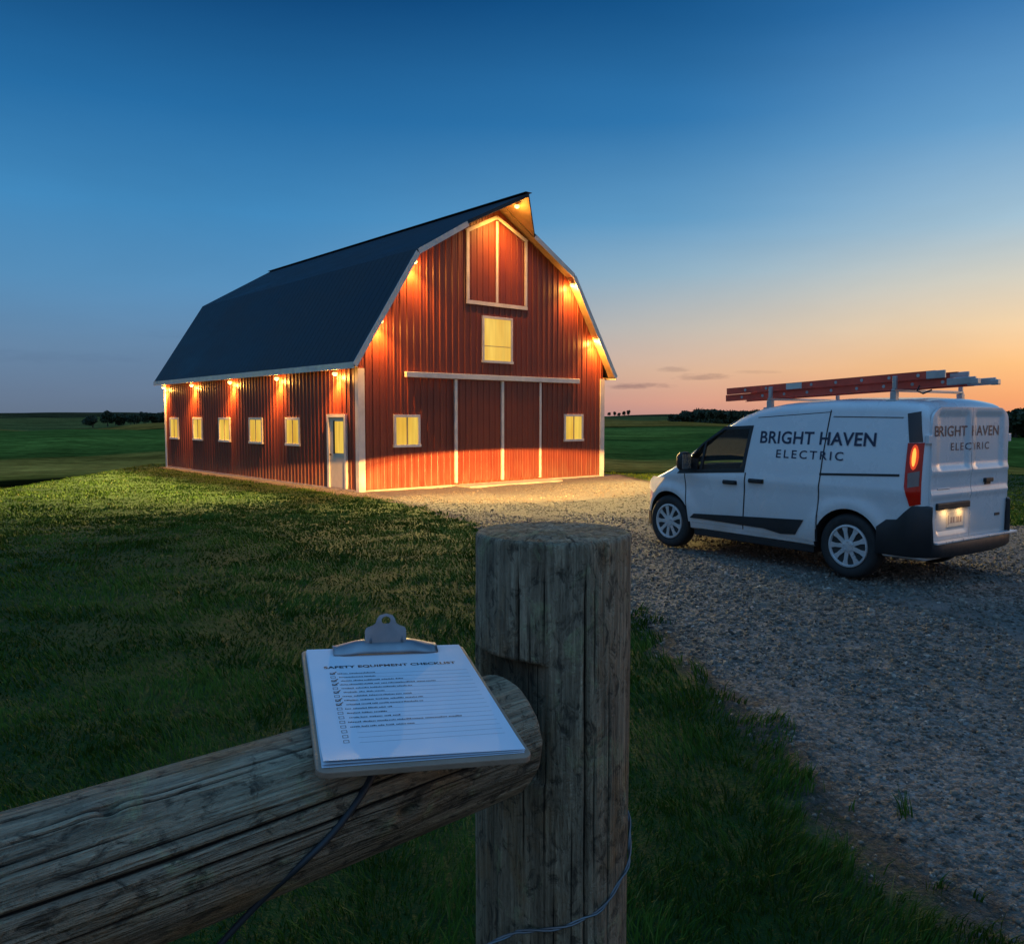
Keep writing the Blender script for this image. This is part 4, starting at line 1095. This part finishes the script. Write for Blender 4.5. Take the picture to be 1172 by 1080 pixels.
# ------------------------------------------------------------------ fence in the foreground
def mat_wood(name, axis, warm=1.0):
    m, nt, b = material(name)
    g0 = nt.noise(nt.coord('Object', (.9, 11, 11)), 1.0, 4, .6, .5); g1 = nt.noise(nt.coord('Object', (3.0, 60, 60)), 1.0, 5, .68, .5); g2 = nt.noise(nt.coord('Object', (9.0, 260, 260)), 1.0, 3, .6, .3)
    bl = nt.noise(nt.coord('Object', (.7, 1, 1)), 8, 5, .62, .5); bl2 = nt.noise(nt.coord('Object', (.6, 1, 1)), 52, 5, .70, .7); bl3 = nt.noise(nt.coord('Object', (.6, 1, 1)), 15, 4, .6, .4)
    c = nt.ramp(g0, [(.30, (.30, .24, .175)), (.5, (.46, .385, .29)), (.70, (.60, .52, .41))])
    c = nt.mix(nt.fmap(g1, .36, .64, .62, 0), c, (.075, .060, .046))                      # open grain
    c = nt.mix(1.0, c, nt.fmap(g2, .3, .7, .62, 1.3), 'MULTIPLY')
    c = nt.mix(nt.fmap(bl3, .52, .70, 0, .60), c, (.34, .20, .09))                      # browner, less weathered wood
    c = nt.mix(nt.fmap(bl2, .52, .63, 0, .80), c, (.045, .040, .034))                     # mould specks
    c = nt.mix(nt.fmap(bl, .61, .73, 0, .55), c, (.065, .058, .048))                      # dark damp patches
    li = nt.noise(nt.coord('Object', (1, 1, 1.0)), 13, 6, .75, .9)
    c = nt.mix(nt.fmap(li, .56, .68, 0, .60), c, (.42, .46, .27))                        # pale lichen
    c = nt.mix(1.0, c, (.96, .88, .76), 'MULTIPLY')
    crk = nt.attr('crack'); c = nt.mix(nt.fmap(crk, 0.12, .8), c, (.012, .010, .008))
    nt.val(b.inputs['Base Color'], c); b.inputs['Roughness'].default_value = .85; b.inputs['Specular IOR Level'].default_value = .25
    h = nt.math('ADD', nt.math('ADD', g1, nt.math('MULTIPLY', g2, .5)), nt.math('ADD', nt.math('MULTIPLY', bl2, -.55), nt.math('MULTIPLY', li, .35)))
    nt.l.new(nt.bump(h, 1.0, .017), b.inputs['Normal'])
    return m
def log_mesh(name, L, r, NT_, NZ, cracks, seed, end_round, end_amt=.42, carve=None, taper=0.0, knots=()):
    """log along +X from 0 to L: radius r, angle 0 = +Y, 90 = +Z. cracks: (angle deg, x0, x1, depth, width m, meander)"""
    th = np.linspace(0, 2 * np.pi, NT_, endpoint=False); xs = np.linspace(0, L, NZ)
    T, X = np.meshgrid(th, xs)
    cs, sn = np.cos(T), np.sin(T)
    rad = r * (1 - taper * X / L) + .0035 * (fbm(cs * 1.6 + X * 2 + 9, sn * 1.6 + X * .7 + seed, 3, seed) - .5) * 2 + .006 * (fbm(cs * .9 + 3 + X * .4, sn * .9 + seed * 1.7 + X * .3, 2, seed + 3) - .5) * 2
    rad = rad + .0011 * (fbm(T / (2 * np.pi) * 46, X * 3.2 + seed, 3, seed + 5) - .5) * 2
    crk = np.zeros_like(rad)
    for k, (an, x0, x1, dep, wid, me) in enumerate(cracks):
        a = R(an) + me * (fbm(X * 3.1 + k * 7, X * 0 + k, 3, seed + 9) - .5)
        dth = np.abs((T - a + np.pi) % (2 * np.pi) - np.pi) * r
        env = sm(x0, x0 + .08, X) * (1 - sm(x1 - .10, x1, X)); w = wid * .62 * (.35 + .65 * env) * (.5 + fbm(X * 9 + k, X * 0 + 3, 2, seed + 13))
        g = np.exp(-(dth / np.maximum(w, 1e-4)) ** 2) * env
        crk = np.maximum(crk, g); rad = rad - dep * .6 * g
    for an, xk, rk in knots:
        dd = np.hypot(((T - R(an) + np.pi) % (2 * np.pi) - np.pi) * r, (X - xk) * .6); rad = rad + .006 * np.exp(-(dd / rk) ** 2) - .010 * np.exp(-(dd / (rk * .35)) ** 2)
        crk = np.maximum(crk, .7 * np.exp(-(dd / (rk * .3)) ** 2))
    e1 = np.clip((L - X) / end_round, 0, 1); rad = rad * np.sqrt(1 - (1 - e1) ** 2 * end_amt)
    P = np.stack([X, rad * cs, rad * sn], -1)
    if carve is not None: P, crk = carve(P, crk)
    V = P.reshape(-1, 3); C = crk.ravel()
    idx = np.arange(NZ * NT_).reshape(NZ, NT_)
    q = np.stack([idx[:-1], np.roll(idx[:-1], -1, 1), np.roll(idx[1:], -1, 1), idx[1:]], -1).reshape(-1, 4)
    flat = [q.ravel()]; cnt = [np.full(len(q), 4)]
    # end grain discs
    for row, sgn in ((NZ - 1, 1), (0, -1)):
        c0 = P[row].mean(0); prev = idx[row]
        for j in range(1, 9):
            f = 1 - j / 9
            ring = c0 + (P[row] - c0) * f; ring[:, 0] += sgn * (.006 * (1 - f) + .004 * (fbm(ring[:, 1] * 40, ring[:, 2] * 40, 2, seed + 17) - .5)) - sgn * .0025 * (j % 2)
            o = len(V); V = np.concatenate([V, ring]); C = np.concatenate([C, np.where((np.abs((th * 3.0 + seed) % 2.1 - .7) < .05), .8 * f, .25 * (j % 2))])
            nw = np.arange(o, o + NT_); qq = np.stack([prev, np.roll(prev, -1), np.roll(nw, -1), nw], -1)
            if sgn < 0: qq = qq[:, ::-1]
            flat.append(qq.ravel()); cnt.append(np.full(NT_, 4)); prev = nw
        o = len(V); V = np.concatenate([V, c0[None]]); C = np.append(C, .5)
        tri = np.stack([prev, np.roll(prev, -1), np.full(NT_, o)], -1)
        if sgn < 0: tri = tri[:, ::-1]
        flat.append(tri.ravel()); cnt.append(np.full(NT_, 3))
    return np_mesh(name, V, np.concatenate(flat), np.concatenate(cnt), {'crack': C})
RAIL_AX = Vector((-.13622, 1.00367, 1.2760)); RAIL_U = Vector((.73348, .67971, -.00087)).normalized()
RAIL_R = .0807
def build_rail():
    L = 1.145
    cr = [(158, .0, 1.12, .014, .0030, .10), (131, .0, .62, .007, .0018, .10), (121, .36, .80, .006, .0016, .12), (172, .62, 1.13, .010, .0022, .10),
          (108, .0, .5, .006, .0016, .12), (146, .12, .40, .006, .0016, .16), (84, .2, .95, .008, .002, .14), (60, 0, 1.0, .006, .0018, .14), (186, .35, .9, .006, .0016, .12), (150, .5, .85, .005, .0011, .1), (139, .2, .7, .005, .0010, .1), (126, .05, .3, .005, .0010, .1), (164, .1, .5, .006, .0012, .1), (115, .5, .95, .005, .0010, .12), (100, .3, .8, .005, .0011, .1), (153, .85, 1.14, .005, .0010, .1), (178, .7, 1.1, .005, .0011, .1)]
    me = log_mesh('fence_rail', L, RAIL_R, 420, 420, cr, 3, .014, .22, knots=((150, .38, .03), (186, .92, .022), (118, .62, .018), (140, .93, .016)))
    o = link('fence_rail', me, mat_wood('weathered rail wood', 'x'), None, True)
    x = RAIL_U; y = Vector((0, 0, 1)).cross(x).normalized(); z = x.cross(y)
    m = Matrix((x, y, z)).transposed().to_4x4(); m.translation = RAIL_AX + x * (-.975); o.matrix_world = m
    tag(o, 'thick weathered round wooden rail under the clipboard', 'fence rail')
POST_C = (.061, 1.25); POST_R = .1195
def build_post():
    H = 1.86; z0 = 1.537 - H
    cr = [(243, 1.36, 1.86, .014, .0026, .03), (291, .4, 1.86, .016, .0030, .04), (262, .9, 1.86, .006, .0015, .05), (318, .3, 1.25, .009, .0020, .07), (276, .2, 1.30, .007, .0016, .06),
          (335, .9, 1.86, .007, .0016, .06), (305, .0, .8, .007, .0018, .06), (20, 0, 1.8, .01, .003, .06), (90, .2, 1.8, .01, .003, .06), (150, 0, 1.5, .01, .003, .06), (228, 0, 1.2, .006, .0016, .05), (252, 1.3, 1.8, .005, .0010, .04), (270, 1.1, 1.7, .005, .0010, .04), (281, .9, 1.5, .005, .0011, .04), (298, 1.2, 1.86, .006, .0011, .05), (311, 1.1, 1.8, .005, .0011, .05), (326, .5, 1.3, .005, .0010, .05), (344, .2, 1.0, .005, .0010, .05), (284, .1, .8, .005, .0011, .05)]
    ux, uy = RAIL_U.x, RAIL_U.y
    def carve(P, crk):
        # log frame: X = up, Y = world x, Z = world y ; flat seat cut where the rail meets the post
        zz = P[..., 0] + z0; w = sm(1.184, 1.194, zz) * (1 - sm(1.360, 1.366, zz))
        w2 = np.maximum(w, .45 * (1 - sm(1.184, 1.194, zz)))
        p = -(P[..., 1] * ux + P[..., 2] * uy)
        ex = np.maximum(0, p - .086); P = P.copy()
        P[..., 1] += ux * ex * w2; P[..., 2] += uy * ex * w2
        return P, np.maximum(crk, w * np.clip(ex * 22, 0, .55))
    me = log_mesh('fence_post', H, POST_R, 420, 460, cr, 11, .006, .06, carve, knots=((318, .86, .022), (300, 1.25, .018), (330, 1.45, .014)))
    o = link('fence_post', me, mat_wood('weathered post wood', 'x'), None, True)
    m = Matrix(((0, 1, 0, POST_C[0]), (0, 0, 1, POST_C[1]), (1, 0, 0, z0), (0, 0, 0, 1))); o.matrix_world = m
    tag(o, 'thick weathered grey wooden fence post with flat sawn top', 'fence post')
build_rail(); build_post()
M['wire'] = simple('dull fence wire', (.16, .17, .18), .45, .8)
M['cord'] = simple('dark rubber cord', (.022, .024, .028), .55)
def spline(pts, n=12):
    pts = [Vector(p) for p in pts]; out = []
    for i in range(len(pts) - 1):
        p0, p1, p2, p3 = pts[max(0, i - 1)], pts[i], pts[i + 1], pts[min(len(pts) - 1, i + 2)]
        for k in range(n):
            t = k / n; out.append(.5 * ((2 * p1) + (p2 - p0) * t + (2 * p0 - 5 * p1 + 4 * p2 - p3) * t * t + (3 * p1 - p0 - 3 * p2 + p3) * t ** 3))
    out.append(pts[-1]); return out
def build_wires():
    pts = []
    for a in np.linspace(60, -115, 40):
        z = np.interp(a, [-115, -60, -10, 20, 60], [.975, 1.0, 1.055, 1.10, 1.16]); rr = POST_R + .0035 + .0015 * math.sin(a * .2)
        pts.append((POST_C[0] + math.cos(R(a)) * rr, POST_C[1] + math.sin(R(a)) * rr, z))
    pts += spline([pts[-1], (-.06, 1.10, .962), (-.14, 1.01, .925), (-.32, .86, .86), (-.8, .5, .74)], 8)[1:]
    # two strands twisted
    A = [Vector(p) for p in pts]; s1 = []; s2 = []
    for i, p in enumerate(A):
        t = (A[min(i + 1, len(A) - 1)] - A[max(0, i - 1)]).normalized(); n = t.cross(Vector((0, 0, 1))).normalized(); b = t.cross(n); an = i * .8
        o = (n * math.cos(an) + b * math.sin(an)) * .0016; s1.append(p + o); s2.append(p - o)
    mb = MB(); mb.tube(s1, .0017, 6); mb.tube(s2, .0017, 6)
    o = mb.build('fence_wire', M['wire'], None, True); tag(o, 'thin twisted steel wire wrapped round the fence post', 'wire')
    # cord over the rail
    x = RAIL_U; y = Vector((0, 0, 1)).cross(x).normalized()
    def on(t, ph, lift=.004): return RAIL_AX + x * t + (y * math.cos(R(ph)) + Vector((0, 0, 1)) * math.sin(R(ph))) * (RAIL_R + lift)
    p = [on(.02, 60), on(-.01, 90, .0035), on(-.045, 118), on(-.075, 140), on(-.108, 160), on(-.148, 180), on(-.185, 196), Vector((-.262, .812, 1.212)), Vector((-.315, .79, 1.155)), Vector((-.40, .76, 1.03)), Vector((-.44, .75, .80)), Vector((-.44, .76, .4))]
    mb = MB(); mb.tube(spline(p, 8), [.0050 - .0016 * min(1, i / 60) for i in range(len(spline(p, 8)))], 10); o = mb.build('cord', M['cord'], None, True)
    tag(o, 'dark cord draped over the rail below the clipboard', 'cord')
build_wires()

# ------------------------------------------------------------------ clipboard
M['board'] = simple('brown hardboard', (.33, .215, .145), .5, var=.18, vscale=14, bump=.15, bscale=160)
M['paper'] = simple('white paper', (.66, .71, .78), .7, var=.03, vscale=8)
M['ink'] = simple('black print', (.03, .03, .035), .6)
M['rule'] = simple('grey ruled lines', (.42, .45, .50), .6)
M['clip'] = simple('dull steel clip', (.30, .31, .33), .42, .8, var=.2, vscale=20)
def build_clipboard():
    root = empty('clipboard'); tag(root, 'brown clipboard holding a white checklist on the rail', 'clipboard')
    m = Matrix(((.9555, -.2860, .0730, -.1353), (.2913, .9535, -.0775, 1.0028), (-.0474, .0953, .9943, 1.3645), (0, 0, 0, 1)))
    root.matrix_world = Matrix.Translation(m.translation) @ m.to_3x3().to_quaternion().to_matrix().to_4x4()
    def rrect(w, l, r, n=6):
        pts = []
        for cx, cy_, a0 in ((w / 2 - r, l / 2 - r, 0), (-w / 2 + r, l / 2 - r, 90), (-w / 2 + r, -l / 2 + r, 180), (w / 2 - r, -l / 2 + r, 270)):
            for k in range(n + 1): a = R(a0 + 90 * k / n); pts.append((cx + r * math.cos(a), cy_ + r * math.sin(a)))
        return pts
    MB().prism(rrect(.23, .342, .012), 'z', -.0070, 0).build('board', M['board'], root, bevel=.0012)
    # a few sheets, the lower edge lifting a little
    W2, y0, y1 = .1085, -.1605, .165
    sh = None
    for k in range(3):
        NX, NY = 14, 40; vs = []; dx = (k - 1) * .0007; dy = (k - 1) * .0011
        for j in range(NY):
            v = j / (NY - 1); y = y0 + dy + (y1 - y0) * v
            for i in range(NX):
                u = i / (NX - 1); x = -W2 + dx + 2 * W2 * u
                lift = .0006 + k * .0009 + (.0022 * k) * max(0, 1 - v * 7) ** 2 * (1 - u * .75)
                vs.append((x, y, lift))
        mb = MB(); mb.add(vs, [(j * NX + i, j * NX + i + 1, (j + 1) * NX + i + 1, (j + 1) * NX + i) for j in range(NY - 1) for i in range(NX - 1)])
        sh = mb.build('paper', M['paper'], root, True)
    zt = .0006 + 2 * .0009 + .00025
    rr = random.Random(5)
    lettering('SAFETY EQUIPMENT CHECKLIST', lambda u, v: (-.0895 + u, .0855 + .007 + v, zt), .178, .0095, 'heading', M['ink'], sh, .035, 1.05)
    ink = MB(); rule = MB(); NLN = 17; ends = [-.027, -.028, .005, .047, .012, -.024, .012, .02, .018, -.022, -.028, -.015, .056, -.002]
    for i in range(NLN):
        y = .0765 - i * .01180
        rule.box((-.066, y - .0042, zt - .0001), (.0985, y - .0037, zt))
        # tick box
        bx = -.083
        for a, b in (((bx, y - .003), (bx + .0062, y - .0024)), ((bx, y + .0026), (bx + .0062, y + .0032)), ((bx, y - .0023), (bx + .0006, y + .0025)), ((bx + .0056, y - .0023), (bx + .0062, y + .0025))): ink.box((a[0], a[1], zt - .0001), (b[0], b[1], zt))
        if i in (0, 2, 3, 5, 7, 8):
            ink.beam((bx + .001, y, zt + .0002), (bx + .003, y - .0025, zt + .0002), .0011, .0002); ink.beam((bx + .003, y - .0025, zt + .0003), (bx + .0085, y + .0055, zt + .0003), .0011, .0002)
        if i < len(ends):
            x = -.0735 + .0012 * (i % 3)
            while x < ends[i]:
                w = rr.uniform(.006, .017); xe = min(x + w, ends[i] + .003); q = x
                while q < xe:           # small print, too fine to read
                    lw = rr.uniform(.0009, .0018); hh = rr.choice((.0019, .0019, .0028)); ink.box((q, y - .0022, zt - .0001), (q + lw, y - .0022 + hh, zt)); q += lw + .0005
                x = xe + .0022
    ink.build('print', M['ink'], sh); rule.build('ruled_lines', M['rule'], sh)
    # spring clip
    NX, NP = 30, 12; prof = [(.1345, .0035), (.1365, .0065), (.142, .0105), (.150, .0135), (.158, .0145), (.166, .0125), (.1705, .0085), (.172, .004)]
    vs = []
    for i in range(NX):
        u = i / (NX - 1); x = -.0735 + .146 * u; e = min(u, 1 - u); k = .45 + .55 * float(sm(0, .30, e)); sl = .006 * (1 - float(sm(0, .12, e)))
        for y, z in prof: vs.append((x, y + sl * (1 if y < .15 else -1) * .5, .0025 + z * k))
    n = len(prof); fs = [(i * n + k, (i + 1) * n + k, (i + 1) * n + k + 1, i * n + k + 1) for i in range(NX - 1) for k in range(n - 1)]
    mb = MB(); mb.add(vs, fs); cl = mb.build('clip', M['clip'], root, True)
    md = cl.modifiers.new('sheet', 'SOLIDIFY'); md.thickness = .0014
    # lever plate with the hanging hole
    out = [(-.029, 0), (.029, 0), (.029, .020), (.027, .0245), (.020, .027), (.0145, .031), (.0125, .038), (.009, .0435), (.0, .0462), (-.009, .0435), (-.0125, .038), (-.0145, .031), (-.020, .027), (-.027, .0245), (-.029, .020)]
    hc = (0, .0355); hr = .0065; N = len(out); inn = []
    for (a, b) in out: an = math.atan2(b - hc[1], a - hc[0]); inn.append((hc[0] + hr * math.cos(an), hc[1] + hr * math.sin(an)))
    def pos(a, b, d):
        c, s_ = math.cos(R(70)), math.sin(R(70))
        bow = .004 * (1 - (a / .029) ** 2)
        b = b * .88
        return (a - .001, .150 + b * c - d * s_ - bow * s_, .0145 + b * s_ + d * c + bow * .4)
    vs = [pos(a, b, .0008) for a, b in out] + [pos(a, b, .0008) for a, b in inn] + [pos(a, b, -.0008) for a, b in out] + [pos(a, b, -.0008) for a, b in inn]; fs = []
    for i in range(N):
        j = (i + 1) % N; fs += [(i, j, N + j, N + i), (2 * N + i, 3 * N + i, 3 * N + j, 2 * N + j), (i, 2 * N + i, 2 * N + j, j), (N + i, N + j, 3 * N + j, 3 * N + i)]
    mb = MB(); mb.add(vs, fs); mb.build('clip_lever', M['clip'], cl, True, split=30)
    for x in (-.022, .022):
        MB().tube([(x, .150, .016), (x * .97, .158, .034)], .0022, 8).build('clip_rib', M['clip'], cl, True)
build_clipboard()

# ------------------------------------------------------------------ far trees
def mat_leaf():
    m, nt, b = material('dusk foliage')
    t = nt.attr('tint'); c = nt.ramp(t, [(0, (.018, .030, .014)), (.5, (.03, .048, .02)), (1, (.055, .07, .028))])
    nt.val(b.inputs['Base Color'], c); b.inputs['Roughness'].default_value = .8
    return m
M['leaf'] = mat_leaf(); M['bark'] = simple('bark', (.06, .048, .038), .9, var=.3)
def tree_meshes(h, w, n, seed, low=.12):
    g = np.random.default_rng(seed)
    # crown: leaf clumps through a few lobes
    lob = []
    for k in range(7): a = g.random() * 6.28; q = g.random() ** .5 * w * .32; lob.append((math.cos(a) * q, math.sin(a) * q, h * (low + .22 + .52 * g.random()), w * (.20 + .14 * g.random()), h * (.16 + .12 * g.random())))
    V = []; F = []; T = []
    for k in range(n):
        cx, cy_, cz, rw, rh = lob[k % 7]; d = g.normal(size=3); d /= np.linalg.norm(d); q = g.random() ** .45
        c = np.array([cx + d[0] * rw * q, cy_ + d[1] * rw * q, max(h * low * .6, cz + d[2] * rh * q)]); s = w * (.026 + .034 * g.random())
        a = g.normal(size=3); a /= np.linalg.norm(a); b = np.cross(a, g.normal(size=3)); b /= np.linalg.norm(b); o = len(V)
        for e in range(5): an = 6.28 * e / 5; rr = s * (.6 + .7 * g.random()); V.append(c + (a * math.cos(an) + b * math.sin(an)) * rr)
        F.append(tuple(range(o, o + 5))); T += [g.random()] * 5
    cr = bpy.data.meshes.new('crown'); cr.from_pydata([tuple(v) for v in V], [], F); at = cr.attributes.new('tint', 'FLOAT', 'POINT'); at.data.foreach_set('value', np.array(T, np.float32))
    mb = MB(); mb.tube([(0, 0, -.4), (0, 0, h * .2), (.03 * h, 0, h * .45), (.02 * h, .02 * h, h * .75)], [w * .05, w * .035, w * .022, w * .008], 7)
    for k in range(5):
        a = g.random() * 6.28; z = h * (.22 + .1 * k); mb.tube([(0.01 * h, 0, z), (math.cos(a) * w * .16, math.sin(a) * w * .16, z + h * .12), (math.cos(a) * w * .3, math.sin(a) * w * .3, z + h * .2)], [w * .018, w * .012, w * .004], 5)
    me = bpy.data.meshes.new('trunk'); me.from_pydata(mb.v, [], mb.f)
    cr.materials.append(M['leaf']); me.materials.append(M['bark'])
    return cr, me
VAR = [tree_meshes(6, 6.0, 2000, 1, .02), tree_meshes(6, 7.5, 2200, 2, .0), tree_meshes(6.5, 5.0, 1800, 3, .04), tree_meshes(5, 8.5, 2200, 4, -.1)]
def place_tree(px, dist, scale, k, rz, label, group, sink=0.0):
    a = math.atan((px - 586) / F_PX); x, y = math.sin(a) * dist, math.cos(a) * dist
    z = float(terrain(x, y)) - sink
    t = empty('tree', (x, y, z), rz); t.scale = (scale,) * 3
    tag(t, label, 'tree', group)
    cr, tr = VAR[k]
    for nm, me in (('crown', cr), ('trunk', tr)):
        o = bpy.data.objects.new(nm, me); col.objects.link(o); o.parent = t
    return t
rt = random.Random(3)
place_tree(107, 330, .95, 0, .3, 'lone dark round tree at the left end of the far treeline', None)
place_tree(124, 335, 1.02, 2, 1.3, 'tall dark tree second from the left end of the far treeline', None)
G1 = 'dark trees in a row on the far left horizon'
for px in (134, 139, 144, 149, 154, 159, 164, 169, 174, 179, 184, 189, 194, 200): place_tree(px + rt.uniform(-2, 2), 350 + rt.uniform(-15, 15), .74 + rt.uniform(-.08, .16), rt.choice((0, 1, 1, 2)), rt.random() * 6, 'dark tree in the close row beside the barn, far left horizon', G1)
G2 = 'dark trees in the low wood behind the van cab'
for i, px in enumerate((772, 781, 790, 799, 808, 817, 826, 835, 845, 856, 868, 880)): place_tree(px, 300 + rt.uniform(-14, 14), (.74 + .42 * min(1, i / 3)) + rt.uniform(-.04, .06), rt.choice((0, 1, 3, 3)), rt.random() * 6, 'dark tree in the low rounded wood behind the van cab', G2)
G3 = 'small far trees on the horizon right of the barn'
for px in (697, 703, 709, 714, 719): place_tree(px, 620 + rt.uniform(-20, 20), .62 + rt.uniform(-.1, .2), rt.choice((0, 2)), rt.random() * 6, 'tiny far tree on the horizon just right of the barn', G3)
G4 = 'dark trees behind the rear of the van'
for px, d, s in ((1118, 190, .72), (1133, 175, .95), (1147, 170, .80), (1162, 165, .95), (1178, 170, 1.0), (1195, 160, 1.0), (1212, 170, .9)): place_tree(px, d, s, rt.choice((0, 1, 3)), rt.random() * 6, 'dark bushy tree on the field edge behind the van rear', G4)
